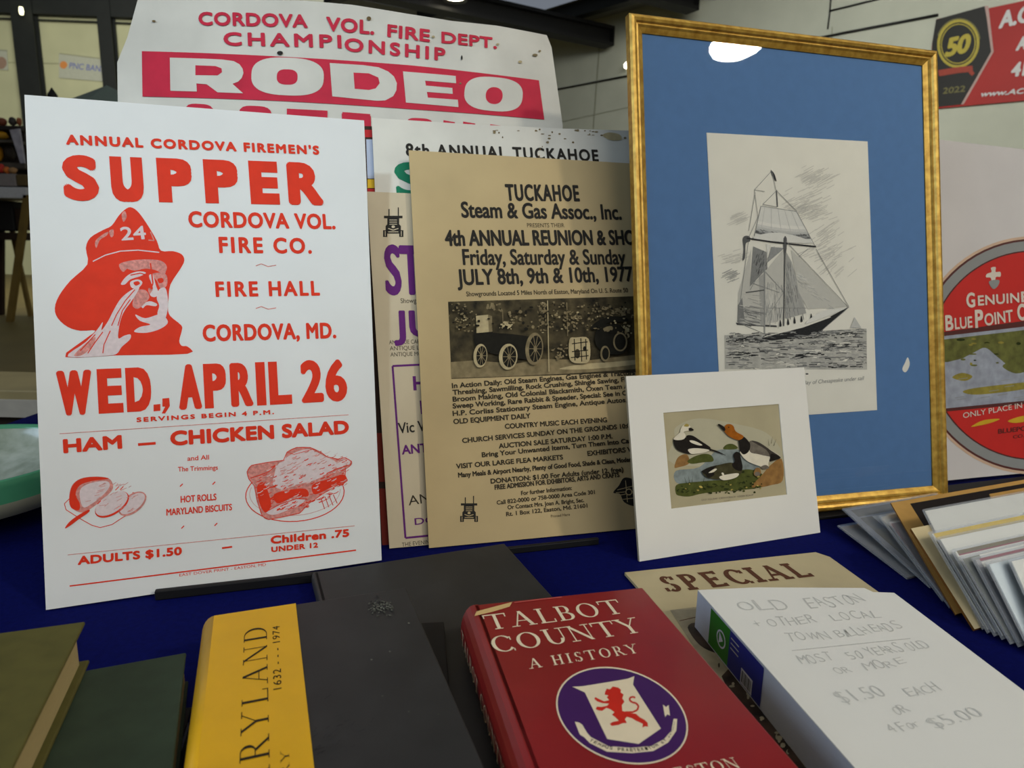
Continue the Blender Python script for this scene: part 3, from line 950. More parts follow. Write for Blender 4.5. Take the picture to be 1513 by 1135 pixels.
for a_ in (('Showgrounds', (592, 448, 640, 447), 441, worn_black), ('ANTIQUE CARS AND', (575, 509, 640, 507), 503, worn_black), ('ANTIQUE LAWN', (576, 518, 640, 516), 512, worn_black), ('ANTIQUE MODELS', (577, 527, 640, 525), 521, worn_black),
           ('Vic W', (589, 641, 638, 636), 625, black_ink, .02), ('AN', (604, 747, 636, 742), 733, worn_black), ('THE EVENING', (594, 808, 640, 803), 802, worn_black)):
    ik = Ink(P3); ik.txt(*a_); ik.build('black_lettering', root)
ik = Ink(P3)
ik.line([(800, 530), (580, 541), (599, 795), (800, 775)], 3.0, purple_ink)
ik.build('border_line', root)

# ------------------------------------------------------------------ 8th annual poster
P4 = P2.moved(back2 * .020)
root = empty('poster', P4.o, 'white poster with black TUCKAHOE line along its stained top edge, behind the tan posters', 'poster')
card(P4, [(549, 174), (700, 184), (830, 190), (960, 194), (968, 790), (580, 826)], .002, grey_card, 'card', root, card_edge)
ik = Ink(P4)
ik.txt('8th ANNUAL TUCKAHOE', (600, 231, 885, 239), 212, black_ink, .045, 1.2)
ik.build('title_lettering', root)
ik = Ink(P4)
ik.txt('S', (586, 292, 630, 292), 240, green_ink, .05)
ik.build('green_lettering', root)
ik = Ink(P4)
random.seed(5)
for i in range(40):
    x, y = random.uniform(730, 955), 189 + abs(random.gauss(0, 6)) + random.random() * 2 + (random.random() ** 3) * 20
    y = max(y, 185 + (x - 700) * .045 + 1)
    ik.ell((x, y), random.uniform(.6, 3.2), random.uniform(.5, 1.8), random.choice((stain, photo_mid, stain)), n=8)
ik.smooth([(890, 200), (900, 196), (915, 199), (918, 206), (908, 208), (898, 206)], photo_light)
ik.build('stain_marks', root)

# ------------------------------------------------------------------ striped colour poster glimpsed at the left of it
P5 = P2.moved(back2 * .027)
bright_red = mat('stripe_red', (180, 22, 28), .6); bright_yel = mat('stripe_yellow', (220, 180, 30), .6); dk_brown = mat('dark_brown_print', (52, 30, 16), .7)
brick_red = mat('brick_red_print', (128, 36, 18), .7); pale_blue = mat('pale_blue_print', (176, 186, 206), .7)
root = empty('poster', P5.o, 'dark colour-striped card showing as a narrow strip between SUPPER and purple-lettered posters', 'poster')
card(P5, [(530, 186), (640, 190), (660, 815), (556, 828)], .002, dk_brown, 'card', root, card_edge)
ik = Ink(P5)
ik.poly([(530, 192), (640, 192), (640, 203), (530, 203)], bright_red)
ik.poly([(541, 206), (640, 206), (640, 264), (543, 264)], pale_blue)
ik.poly([(543, 265), (640, 265), (640, 278), (543, 278)], bright_yel)
ik.poly([(543, 279), (640, 279), (640, 284), (543, 284)], bright_red)
ik.poly([(556, 640), (650, 640), (650, 712), (560, 712)], brick_red)
ik.poly([(560, 722), (650, 722), (650, 800), (565, 806)], brick_red)
ik.build('printed_stripes', root)

# ------------------------------------------------------------------ RODEO poster (bent, rear)
PB = Bent(-.75, .945, -.150, .62, .20, 1.05)
root = empty('poster', PB.P(500, 300), 'large weathered white RODEO poster with crimson banner, bowed, standing behind all the others', 'poster')
top = [(178, 92), (205, -6), (330, -1), (450, 1), (520, 7), (600, 20), (668, 31), (735, 38), (808, 52), (815, 70), (820, 110), (827, 184)]
mb = MB()
N = 44
f = [PB.uv(*q) for q in top]
bl, br = PB.uv(174, 150), PB.uv(832, 240)
# outline in sheet coordinates, cut into columns
def ytop(s):
    pts = [(bl[0], PB.uv(174, 148)[1])] + [(p[0], p[1]) for p in f[1:10]] + [(br[0], f[11][1])]
    for (a, b), (c, d) in zip(pts, pts[1:]):
        if a <= s <= c: return b + (d - b) * (s - a) / max(c - a, 1e-6)
    return pts[-1][1]
xs = sorted(set([bl[0] + (br[0] - bl[0]) * i / N for i in range(N + 1)] + [p[0] for p in f[1:10]]))
left_pts = [PB.uv(175, 148), PB.uv(178, 92), f[1]]
cols = []
for s in xs:
    yt = ytop(s)
    if s < f[1][0]:
        a, b = left_pts[1], left_pts[2]
        yt = b[1] if s >= b[0] else (a[1] + (b[1] - a[1]) * max(0, (s - a[0])) / max(b[0] - a[0], 1e-6))
    cols.append((s, yt))
for lift, flip in ((0.0, 1), (-.003, -1)):
    for (s0, y0), (s1, y1) in zip(cols, cols[1:]):
        q = [PB.pt((s0, 0), lift), PB.pt((s1, 0), lift), PB.pt((s1, y1), lift), PB.pt((s0, y0), lift)]
        mb.face(q[::flip], grey_card, False)
rim = [(s, y) for s, y in cols]
rim = [(cols[0][0], 0)] + rim + [(cols[-1][0], 0)]
for a, b in zip(rim, rim[1:]):
    mb.face([PB.pt(a), PB.pt(b), PB.pt(b, -.003), PB.pt(a, -.003)], card_edge)
mb.build('card', root)
ik = Ink(PB); ik.l = .0010
ik.txt('CORDOVA', (294, 38, 455, 42), 18, crimson_ink, .055, 1.08)
ik.txt('VOL.', (482, 46, 553, 52), 25, crimson_ink, .055, 1.08)
ik.txt('FIRE', (572, 55, 635, 63), 36, crimson_ink, .055, 1.05)
ik.txt('DEPT.', (652, 64, 734, 73), 47, crimson_ink, .055, 1.05)
ik.txt('CHAMPI', (331, 68, 505, 72), 48, crimson_ink, .055, 1.3)
ik.txt('ONSHIP', (509, 76, 658, 91), 56, crimson_ink, .055, 1.3)
ik.build('caption_lettering', root)
ik = Ink(PB); ik.l = .0009
ik.grid((210, 76), (415, 84), (423, 150), (211, 143), crimson_ink, 16)
ik.grid((415, 84), (608, 97), (612, 162), (423, 150), crimson_ink, 16)
ik.grid((608, 97), (796, 119), (804, 177), (612, 162), crimson_ink, 16)
ik.build('banner_block', root)
ik = Ink(PB).crop(170, 0, 3.5186); ik.l = .0014
ik.poly([(287, 302), (480, 308), (560, 312), (618, 320), (648, 336), (664, 358), (669, 382), (660, 408), (642, 426), (612, 438), (667, 487), (535, 482), (478, 440), (425, 436), (427, 478), (290, 474)], grey_card)
def sq_ell(c, rx, ry, m, rot, p=2.7):
    cr, sr = cos(R(rot)), sin(R(rot)); P = []
    for i in range(48):
        t = 2 * pi * i / 48
        x = rx * math.copysign(abs(cos(t)) ** (2 / p), cos(t)); y = ry * math.copysign(abs(sin(t)) ** (2 / p), sin(t))
        P.append((c[0] + cr * x - sr * y, c[1] + sr * x + cr * y))
    ik.poly(P, m)
sq_ell((898, 400), 188, 98, grey_card, 2.5)
ik.poly([(1117, 330), (1290, 341), (1370, 352), (1420, 374), (1450, 400), (1465, 435), (1462, 472), (1446, 502), (1405, 524), (1360, 526), (1280, 518), (1130, 503)], grey_card)
ik.l += .0002
ik.poly([(420, 342), (525, 346), (556, 358), (558, 378), (535, 395), (420, 393)], crimson_ink)
sq_ell((896, 403), 54, 40, crimson_ink, 2)
ik.poly([(1240, 380), (1320, 384), (1368, 405), (1376, 435), (1355, 462), (1320, 470), (1246, 464)], crimson_ink)
ik.crop(500, 0, 3.4386); ik.l -= .0002
ik.poly([(328, 365), (595, 388), (597, 425), (440, 412), (444, 437), (578, 449), (580, 479), (449, 469), (454, 498), (606, 509), (609, 546), (343, 523)], grey_card)
sq_ell((787, 480), 148, 86, grey_card, 5)
ik.l += .0002
sq_ell((790, 488), 43, 43, crimson_ink, 5, 2.2)
ik.build('headline_lettering', root)
ik = Ink(PB); ik.l = .0012
for x0, x1, y, kk in ((275, 315, 154, 0), (355, 400, 157, 0), (424, 484, 161, 1), (506, 547, 166, 1), (600, 640, 175, 0), (655, 672, 178, 1), (684, 702, 180, 1), (724, 745, 184, 1)):
    if kk: ik.poly([(x0, y), (x1, y + 3), (x1, y + 40), (x0, y + 40)], crimson_ink)
    else: ik.smooth([(x0, y + 5), ((x0 + x1) / 2, y), (x1, y + 7), (x1, y + 40), (x0, y + 40)], crimson_ink)
ik.poly([(505, 168), (548, 172), (549, 204), (506, 200)], crimson_ink)
ik.build('town_lettering', root)
ik = Ink(PB); ik.l = .0017
for x, y, rx, ry, m in ((545, 28, 3.5, 3, stain), (414, 79, 4.5, 3, black_ink), (682, 86, 1.3, 3.6, black_ink), (228, 32, 3, 1.5, stain), (790, 82, 4, 2, photo_mid), (797, 76, 2, 1.5, photo_mid), (768, 92, 3, 2, photo_light),
                        (735, 66, 2.5, 1.4, photo_light), (640, 55, 2.4, 1.8, photo_light), (680, 124, 1.5, 1.5, photo_mid)):
    ik.ell((x, y), rx, ry, m, n=9)
ik.build('stain_marks', root)

# ------------------------------------------------------------------ gilt framed ship print
KF = .978
PF = Flat.lean(.18766 * KF, .91344 * KF, .27659, .19799, CAM.z * (1 - KF))
tl, tr, br = PF.uv(931, 25), PF.uv(1386, 67), PF.uv(1403, 729)
FW0, FW1, FH = tl[0], (tr[0] + br[0]) / 2, (tl[1] + tr[1]) / 2
frame = empty('framed_picture', PF.pt((FW0, 0)), 'gilt framed sailing ship drawing in a blue mat behind glass', 'framed picture')
RW = .0225
prof = [(0, -.015), (0, -.003), (.0025, 0), (.006, .0008), (.0095, -.0008), (.0112, -.004), (.0135, -.0035), (.016, -.006), (.019, -.0075), (RW, -.0095), (RW, -.015)]
def rail(a, b, inward, name):
    """mitred moulding from corner a to corner b (panel coordinates); inward: unit direction to the opening"""
    d = (Vector(b) - Vector(a)).normalized(); inn = Vector(inward)
    vs = []
    for w, l in prof:
        vs.append(PF.pt(Vector(a) + inn * w + d * w, l)); vs.append(PF.pt(Vector(b) + inn * w - d * w, l))
    mb = MB()
    fs = [(2 * i, 2 * i + 1, 2 * i + 3, 2 * i + 2) for i in range(len(prof) - 1)]
    mb.mesh(vs, fs, gold)
    mb.mesh([vs[0], vs[1], vs[-1], vs[-2]], [(0, 1, 2, 3)], gilt_dark)
    return mb.build(name, frame)
c00, c10, c11, c01 = (FW0, 0), (FW1, 0), (FW1, FH), (FW0, FH)
rail(c01, c00, (1, 0), 'frame_rail'); rail(c10, c11, (-1, 0), 'frame_rail'); rail(c00, c10, (0, 1), 'frame_rail'); rail(c11, c01, (0, -1), 'frame_rail')
PM = PF.moved(-PF.n * .0115)
mb = MB()
i0, i1, j0, j1 = FW0 + RW - .004, FW1 - RW + .004, RW - .004, FH - RW + .004
mb.prism([PM.pt((i0, j0)), PM.pt((i1, j0)), PM.pt((i1, j1)), PM.pt((i0, j1))], -PF.n * .003, blue_mat)
mb.build('mat_board', frame)
glass = clear_film('picture_glass', (1, 1, 1), .75, .012, 1.5)
mb = MB(); PG = PF.moved(-PF.n * .0100)
mb.face([PG.pt((i0, j0)), PG.pt((i1, j0)), PG.pt((i1, j1)), PG.pt((i0, j1))], glass)
mb.build('glass_pane', frame, merge=False)
card(PM.moved(PM.n * .0009), [(1044, 196), (1282, 209), (1296, 606), (1066, 622)], .0007, print_paper, 'print_sheet', frame); ship_sheet = COL.objects['print_sheet']
g1 = mat('pencil_light', (184, 184, 178), .9, .1, .04, 300); g2 = mat('pencil_mid', (146, 147, 144), .9, .1, .08, 300)
g3 = mat('pencil_dark', (92, 93, 92), .9, .1, .1, 300); g4 = mat('pencil_black', (54, 55, 56), .9, .1, .1, 300); g0 = mat('pencil_faint', (216, 214, 204), .9, .1, .02, 300)
PS = PM.moved(PM.n * .0009)
ik = Ink(PS).crop(1030, 190, 2.639); ik.l = .0002
random.seed(21)
def hatch(cx, cy, w, h, ang, n, m, wd=.8, ln=30):
    for _ in range(n):
        x, y = random.gauss(cx, w), random.gauss(cy, h)
        l = random.uniform(.4, 1) * ln
        ik.line([(x - l * cos(ang), y + l * sin(ang)), (x + l * cos(ang), y - l * sin(ang))], wd, m)
for a in ((455, 195, 40, 20, .5, 60), (415, 300, 40, 22, .45, 70), (440, 330, 50, 14, .35, 40), (160, 350, 20, 12, .4, 26), (500, 420, 30, 22, .6, 40), (480, 480, 50, 20, .4, 40), (540, 530, 30, 26, .7, 26), (140, 505, 22, 12, .3, 22)):
    hatch(*a, g0, 1.0, 26)
hatch(420, 315, 22, 9, .45, 12, g1, .6, 20)
hatch(130, 570, 16, 12, .45, 26, g1, 1.0, 22)
ik.up()
# sea
ik.poly([(106, 806), (660, 780), (662, 940), (108, 938)], mat('sea_wash', (206, 205, 196), .9, .1, .12, 120))
ik.up()
for _ in range(430):
    y = random.uniform(800, 938); x = random.uniform(108, 650)
    dens = (1 - (y - 800) / 180)
    m = random.choice((g1, g2, g2, g3)) if random.random() < dens else random.choice((g1, g0, print_paper, g2))
    l = random.uniform(10, 46); yy = y - (x - 106) * .03 * (1 if y < 830 else .3)
    ik.line([(x, yy), (min(x + l * .5, 658), yy - random.uniform(-2, 5)), (min(x + l, 660), yy + random.uniform(-2, 3))], random.uniform(.5, 1.8), m)
for (x, y, n, w) in ((190, 826, 40, 50), (540, 850, 16, 36), (400, 885, 24, 40), (160, 880, 22, 34), (590, 925, 14, 34), (230, 812, 30, 60), (560, 800, 18, 50), (380, 815, 20, 50)):
    for _ in range(n):
        a, b = random.gauss(x, w), random.gauss(y, 6); a = min(max(a, 112), 620)
        ik.line([(a, b), (a + random.uniform(12, 30), b - random.uniform(-2, 4))], random.uniform(.8, 1.8), random.choice((g3, g4)))
ik.up()
sail = mat('sail_white', (208, 207, 198), .9, .1, .02, 200)
ik.smooth([(262, 816), (320, 797), (400, 778), (500, 742), (590, 697), (500, 775), (470, 797), (330, 822), (280, 826)], g4)
ik.line([(262, 812), (330, 795), (410, 775), (520, 735)], 1.2, print_paper)
ik.poly([(150, 757), (310, 768), (310, 775), (155, 766)], g3)
ik.line([(185, 768), (260, 800)], .8, g2)
# mainsail and foresails
ik.poly([(210, 470), (160, 640), (156, 755), (264, 770), (266, 560), (205, 615)], sail); ik.up()
for i in range(60):
    t = random.random() ** .5; y = 620 + t * 140
    x0 = 158 + random.random() * 60
    ik.line([(x0, y), (x0 + random.uniform(20, 60), y + random.uniform(2, 14))], 1.0, random.choice((g1, g2, g2) if t > .5 else (g0, g1)))
ik.poly([(158, 690), (175, 660), (185, 752), (157, 755)], g2)
ik.poly([(240, 580), (264, 560), (264, 768), (246, 766)], g1)
ik.poly([(262, 560), (335, 472), (338, 720), (330, 745), (264, 765)], sail)
for i in range(70):
    x = random.uniform(264, 330); y = random.uniform(590, 740)
    ik.line([(x, y), (x + random.uniform(-6, 4), y + random.uniform(14, 46))], .9, random.choice((g0, g1, g1, g2)))
ik.poly([(346, 480), (368, 520), (425, 720), (345, 742)], g1)
for i in range(70):
    t = random.random(); x = random.uniform(346, 360 + t * 55); y = 520 + t * 200
    ik.line([(x, y), (x + 5, y + 26)], .9, random.choice((g1, g2, g2)))
ik.poly([(364, 470), (586, 695), (430, 704), (396, 640)], sail)
for i in range(60):
    t = random.random() ** 1.6; x = 386 + t * 130; y = 560 + t * 120 + random.uniform(0, 40)
    if y < 470 + (x - 364) * 1.0 + 8: continue
    ik.line([(x, min(y, 700)), (x + random.uniform(10, 26), min(y + random.uniform(4, 16), 702))], .8, random.choice((g0, g1)))
ik.up()
# dark gaff topsails
ik.poly([(218, 460), (270, 482), (273, 545), (205, 616)], g2); ik.up()
hatch(245, 530, 14, 26, 1.2, 30, g3, .8, 10)
ik.poly([(288, 462), (340, 466), (272, 524)], g2); ik.poly([(268, 450), (285, 455), (274, 500)], sail)
# square topsail
ik.poly([(248, 303), (386, 324), (448, 440), (222, 418)], sail); ik.up()
TS = lambda u, t: ((248 + (386 - 248) * u) * (1 - t) + (222 + (448 - 222) * u) * t, (303 + 21 * u) * (1 - t) + (418 + 22 * u) * t + 10 * t * (1 - (2 * u - 1) ** 2))
for t0, t1, m in ((.50, .60, g0), (.60, .68, mat('pencil_soft', (200, 199, 192), .9, .1, .05, 300)), (.68, .75, g1), (.75, .81, mat('pencil_grey_soft', (166, 167, 163), .9, .1, .06, 300)), (.81, .92, g2), (.86, .90, g3)):
    ik.poly([TS(k / 8, t0) for k in range(9)] + [TS(k / 8, t1) for k in range(8, -1, -1)], m)
for i in range(60):
    u, t = random.random(), .74 + random.random() * .15
    a, b = TS(u, t), TS(min(u + .06, 1), t + .03)
    ik.line([a, b], 1.0, random.choice((g2, g3)))
ik.up()
for i in range(5):
    ik.line([(262 + i * 26, 308 + i * 4), (250 + i * 38, 385 + i * 6)], .7, g1)
ik.up()
ik.smooth([(222, 420), (300, 406), (380, 418), (450, 444), (400, 447), (300, 440), (230, 432)], sail)
ik.line([(222, 418), (248, 303), (386, 324), (458, 458)], .7, g2)
ik.line([(192, 428), (300, 444), (462, 461)], 2.2, g4)
ik.line([(188, 640), (262, 630)], 1.6, g3)
# masts and rigging
ik.line([(262, 480), (262, 800)], 1.6, g2); ik.line([(342, 420), (336, 770)], 2.0, g3); ik.line([(308, 240), (312, 306)], 1.4, g3)
ik.smooth([(286, 162), (300, 178), (308, 205), (302, 202), (292, 185)], g4)
for a in ([(290, 165), (306, 240)], [(290, 165), (222, 240), (262, 246)], [(222, 240), (236, 345), (200, 425)], [(225, 250), (200, 400)], [(255, 296), (308, 243), (386, 322)], [(255, 296), (310, 306)],
          [(345, 440), (588, 697)], [(462, 470), (590, 695)], [(300, 460), (205, 630)], [(320, 640), (205, 600)], [(335, 640), (275, 730)], [(200, 430), (156, 755)], [(275, 700), (425, 700)], [(590, 697), (470, 800)],
          [(266, 560), (338, 640)], [(338, 560), (345, 740)], [(430, 470), (395, 500)]):
    ik.line(a, .7, g2)
ik.smooth([(178, 425), (202, 420), (205, 440), (188, 450), (186, 500), (176, 515), (180, 470)], g3)
ik.smooth([(335, 430), (348, 428), (346, 480), (338, 490)], g3)
for x in (320, 350, 375, 402, 440):
    ik.smooth([(x, 770 - (x - 320) * .22), (x + 3, 745 - (x - 320) * .2), (x + 8, 770 - (x - 320) * .22)], g4)
ik.smooth([(470, 720), (520, 706), (580, 700), (500, 735), (420, 762)], sail)
ik.poly([(612, 735), (596, 778), (638, 777)], g1)
ik.build('ship_drawing', ship_sheet)
ik = Ink(PS).crop(1030, 190, 2.639); ik.l = .0002
ik.txt('Bay of Chesapeake under sail', (415, 999, 648, 980), 984, g2, 0, 1, .25)
ik.ell((428, 957), 6, 3, g3)
ik.build('signature', ship_sheet)
ik = Ink(PM); ik.l = .0003
ik.smooth([(1333, 545), (1337, 536), (1341, 528), (1344, 538), (1340, 548), (1336, 550)], print_paper)
ik.build('paper_fleck', frame, 'small white fleck')
# its stand ledge on the table
mb = MB()
a, b = PF.pt((FW0 + .03, 0)), PF.pt((FW1 - .03, 0))
r_, b_ = PF.r, Vector((-PF.r.y, PF.r.x, 0))
mb.hexa(Vector((a.x, a.y, 0)) - b_ * .008, r_ * (b - a).length, b_ * .035, Vector((0, 0, a.z - .004)), black_board)
mb.build('stand_ledge', None, .001)
tag(COL.objects['stand_ledge'], 'black ledge under the gilt framed picture', 'picture stand')

# the lamp that shows in the glass, placed where the reflection needs it
d = ray(1092, 66); t = (PG.o - CAM).dot(PG.n) / d.dot(PG.n); hp = CAM + d * t
rd = (d - PG.n * 2 * d.dot(PG.n)).normalized()
bay_lamp(hp + rd * 8.6, .40, 'bright high bay lamp mirrored in the picture glass', lamp_glow)
bay_lamp(on_y(672, -1, 10.0), .17, 'small glowing ceiling lamp above the dark roof beam', small_glow)
bay_lamp(on_y(618, 22, 13.0), .24, 'larger glowing ceiling lamp just above FIRE on the RODEO poster', small_glow)
bay_lamp(on_y(566, 12, 13.5), .15, 'smaller glowing ceiling lamp just above VOL on the RODEO poster', small_glow)

# ------------------------------------------------------------------ duck print
bl, br = on_z(945, 830, 0), on_z(1212, 787, 0)
yaw = math.atan2(br.y - bl.y, br.x - bl.x)
PD = Flat.lean(bl.x, bl.y, yaw, .20)
root = empty('matted_print', PD.o, 'square white matted print of three ducks leaning on the gilt frame', 'print')
mb = MB()
O = [PD.uv(*q) for q in ((925, 556), (1188, 543), (1212, 787), (945, 830))]
I = [PD.uv(*q) for q in ((980, 610), (1151, 597), (1163, 731), (992, 752))]
for i in range(4):
    j = (i + 1) % 4
    mb.face([PD.pt(O[i]), PD.pt(O[j]), PD.pt(I[j]), PD.pt(I[i])], white_paper)
    mb.face([PD.pt(I[i]), PD.pt(I[j]), PD.pt(I[j], -.0015), PD.pt(I[i], -.0015)], white_paper)
    mb.face([PD.pt(O[i]), PD.pt(O[j]), PD.pt(O[j], -.004), PD.pt(O[i], -.004)], card_edge)
mb.face([PD.pt(q, -.004) for q in O], card_edge)
mb.build('mat_board', root)
duck_paper = mat('aged_print_paper', (178, 168, 136), .8, .15, .06, 16)
PDp = PD.moved(-PD.n * .0012)
card(PDp, [(976, 606), (1155, 593), (1167, 735), (988, 756)], .0008, duck_paper, 'print_sheet', root); duck_sheet = COL.objects['print_sheet.001']
ik = Ink(PDp).crop(980, 560, 5.674); ik.l = .0002
C_ = lambda n, *c: mat('duck_' + n, c, .85, .1, .18, 120)
sky_, water, moss, moss2, earth, rock = mat('duck_sky', (180, 174, 148), .85, .1, .03, 60), C_('water', 140, 150, 148), C_('moss', 86, 92, 44), C_('moss_dark', 52, 60, 30), C_('earth', 156, 116, 66), C_('rock', 150, 112, 66)
dk, wht, gry, rust, yel = C_('black', 38, 34, 30), mat('duck_white', (222, 214, 192), .85, .1, .05, 120), C_('grey', 120, 112, 100), C_('rust', 168, 96, 26), C_('yellow', 190, 170, 90)
ik.smooth([(110, 400), (300, 330), (620, 380), (860, 450), (990, 600), (990, 700), (100, 720), (95, 500)], sky_); ik.up()
ik.smooth([(105, 770), (300, 740), (430, 610), (520, 590), (620, 590), (800, 720), (760, 760), (640, 800), (480, 880), (250, 880), (110, 870)], water); ik.up()
ik.smooth([(500, 580), (530, 550), (580, 545), (625, 575), (600, 590), (520, 592)], moss)
ik.smooth([(92, 740), (120, 660), (180, 630), (210, 650), (215, 710), (130, 740)], rock)
ik.smooth([(200, 690), (260, 650), (340, 628), (400, 640), (418, 690), (330, 700), (240, 712)], moss)
ik.smooth([(105, 960), (108, 890), (200, 870), (420, 850), (560, 840), (640, 770), (740, 760), (830, 800), (850, 880), (760, 920), (520, 940), (330, 960), (220, 985), (140, 980)], moss); ik.up()
ik.smooth([(740, 900), (830, 800), (900, 720), (990, 670), (1000, 850), (900, 890), (800, 910)], earth)
random.seed(9)
for i in range(120):
    x = random.uniform(115, 820); y = random.uniform(865, 960) - (0 if x < 600 else random.uniform(0, 90))
    ik.ell((x, y), random.uniform(5, 18), random.uniform(3, 9), random.choice((moss2, moss2, moss, yel if random.random() < .25 else moss)), random.uniform(-30, 30), n=8)
for x, y, a in ((215, 870, -10), (235, 865, 5), (190, 875, -20), (900, 540, 8), (920, 560, 20), (880, 560, -8), (330, 860, 12), (480, 850, -6)):
    ik.line([(x, y), (x + a, y - 55)], .7, moss2, True)
ik.up()
# long-tailed duck, left
ik.smooth([(80, 510), (130, 500), (180, 490), (240, 520), (330, 560), (400, 590), (340, 615), (230, 630), (140, 610), (95, 575)], dk)
ik.smooth([(205, 588), (280, 580), (380, 595), (330, 618), (240, 628), (212, 615)], wht); ik.up()
ik.smooth([(190, 475), (240, 475), (310, 520), (390, 575), (350, 580), (260, 545), (195, 510)], dk); ik.up()
ik.smooth([(215, 515), (260, 520), (320, 552), (290, 556), (230, 535)], wht)
ik.smooth([(80, 505), (110, 470), (150, 440), (180, 470), (170, 500), (130, 512)], wht)
ik.smooth([(135, 440), (150, 400), (180, 380), (212, 390), (225, 415), (205, 432), (170, 440), (150, 452)], wht); ik.up()
ik.smooth([(165, 395), (185, 375), (208, 385), (200, 400)], yel)
ik.smooth([(205, 415), (225, 408), (248, 425), (238, 434), (210, 432)], dk)
ik.line([(385, 590), (450, 610), (515, 640)], 2.2, dk, True)
# canvasback, right
ik.smooth([(640, 600), (720, 530), (800, 540), (900, 600), (975, 655), (880, 690), (870, 740), (800, 730), (700, 690), (650, 640)], wht); ik.up()
ik.smooth([(712, 525), (780, 525), (870, 580), (920, 630), (880, 650), (790, 630), (720, 610)], gry)
ik.smooth([(730, 520), (790, 530), (880, 590), (975, 655), (930, 680), (880, 690), (885, 650), (850, 590)], mat('duck_dark_grey', (70, 64, 58), .85, .1, .2, 120)); ik.up()
ik.smooth([(900, 625), (975, 655), (930, 678), (885, 690), (890, 660)], dk)
ik.smooth([(815, 640), (880, 650), (850, 658)], wht)
ik.smooth([(625, 510), (660, 480), (705, 520), (722, 560), (705, 610), (665, 632), (635, 600), (628, 550)], dk); ik.up()
ik.smooth([(500, 425), (515, 385), (550, 378), (580, 395), (600, 440), (665, 480), (625, 512), (560, 490), (520, 460)], rust)
ik.smooth([(448, 382), (465, 378), (505, 405), (512, 430), (495, 432), (465, 400)], dk)
ik.ell((540, 405), 5, 5, dk)
ik.smooth([(810, 735), (850, 720), (880, 745), (830, 755)], gry)
ik.smooth([(750, 780), (770, 745), (800, 750), (810, 790), (780, 815), (755, 805)], rock); ik.ell((780, 795), 24, 18, gry)
# scaup, front
ik.smooth([(318, 775), (370, 740), (450, 720), (560, 700), (640, 730), (650, 780), (600, 820), (480, 840), (400, 835), (350, 820)], mat('duck_olive', (74, 70, 46), .85, .1, .2, 120)); ik.up()
ik.smooth([(460, 820), (520, 800), (620, 790), (600, 825), (500, 848)], wht)
ik.smooth([(312, 772), (370, 745), (440, 725), (400, 765), (420, 800), (370, 828), (345, 800)], dk); ik.up()
ik.smooth([(370, 785), (420, 752), (440, 756), (410, 780)], wht); ik.ell((490, 795), 14, 9, wht, 50)
ik.smooth([(580, 640), (600, 610), (630, 620), (640, 660), (655, 735), (640, 770), (590, 755), (565, 715), (590, 690)], dk)
ik.build('duck_picture', duck_sheet)
ik = Ink(PDp).crop(980, 560, 5.674); ik.l = .0002
ik.txt('OLD SQUAW  CANVASBACK  LESSER SCAUP', (320, 1022, 755, 980), 1008, gry); ik.txt('DUCKS', (510, 1030, 560, 1023), 1020, gry)
ik.build('caption_lettering', duck_sheet)

# ------------------------------------------------------------------ oyster sign behind the frame
ob = on_z(1400, 745, 0)
PO = Flat.lean(ob.x, ob.y + .065, .33, .17)
root = empty('oyster_sign', PO.P(1480, 700), 'white sign with a round red oyster label behind the gold frame', 'sign')
sign_white = mat('sign_white', (206, 202, 200), .55, .3, .03, 10)
card(PO, [(1366, 204), (1393, 207), (1700, 242), (1700, 690), (1440, 706), (1372, 713)], .004, sign_white, 'board', root, card_edge)
lab_red = mat('label_red', (196, 40, 34), .55, .3, .04, 20); lab_grey = mat('label_grey_ring', (140, 142, 140), .55, .3, .04, 20); lab_dark = mat('label_dark_line', (84, 38, 34), .6)
lab_tan = mat('label_tan_line', (206, 176, 150), .6)
ik = Ink(PO)
CX, CY, RR = 1527, 525, 176
ik.ell((CX, CY), RR, RR, lab_tan, n=72); ik.up(); ik.ell((CX, CY), RR - 4, RR - 4, lab_dark, n=72); ik.up(); ik.ell((CX, CY), RR - 7, RR - 7, lab_grey, n=72); ik.up()
ik.ell((CX, CY), RR - 21, RR - 21, lab_dark, n=72); ik.up(.0002)
def seg(y0l, y0r, top, r, m):
    """part of the disc above (top) or below the chord from (CX-r, y0l) to (CX+r, y0r)"""
    P = []
    for i in range(73):
        a = 2 * pi * i / 72 + (pi if top else 0) - .4
        x, y = CX + r * cos(a), CY + r * sin(a)
        yc = y0l + (y0r - y0l) * (x - CX + r) / (2 * r)
        if (y < yc) == top: P.append((x, y))
    ik.poly(P, m)
seg(499, 462, True, RR - 23, lab_red); seg(604, 572, False, RR - 23, lab_red)
ik.up()
scene_ = Ink(PO); scene_.l = ik.l
sky_l, hill, sea_l, sand = mat('label_sky', (150, 156, 170), .6, .2, .2, 30), mat('label_hill', (110, 112, 56), .6, .2, .25, 60), mat('label_water', (160, 166, 178), .6, .2, .15, 60), mat('label_sand', (150, 138, 60), .6, .2, .2, 60)
disc = ik.build('label_disc', root)
ik = scene_; ik.up()
ik.poly([(1383, 498), (1690, 462), (1690, 575), (1392, 604)], sea_l); ik.up()
ik.poly([(1383, 503), (1690, 467), (1690, 545), (1500, 548), (1440, 525), (1400, 535), (1388, 535)], hill); ik.up()
ik.smooth([(1398, 548), (1418, 532), (1440, 520), (1455, 514), (1470, 525), (1495, 545), (1520, 556), (1500, 566), (1440, 566), (1405, 562)], sea_l)
ik.smooth([(1406, 558), (1420, 551), (1436, 556), (1425, 563)], sand); ik.smooth([(1422, 578), (1450, 572), (1530, 564), (1530, 572), (1470, 581), (1435, 583)], sand)
ik.smooth([(1480, 541), (1500, 534), (1520, 545), (1500, 552)], hill)
random.seed(4)
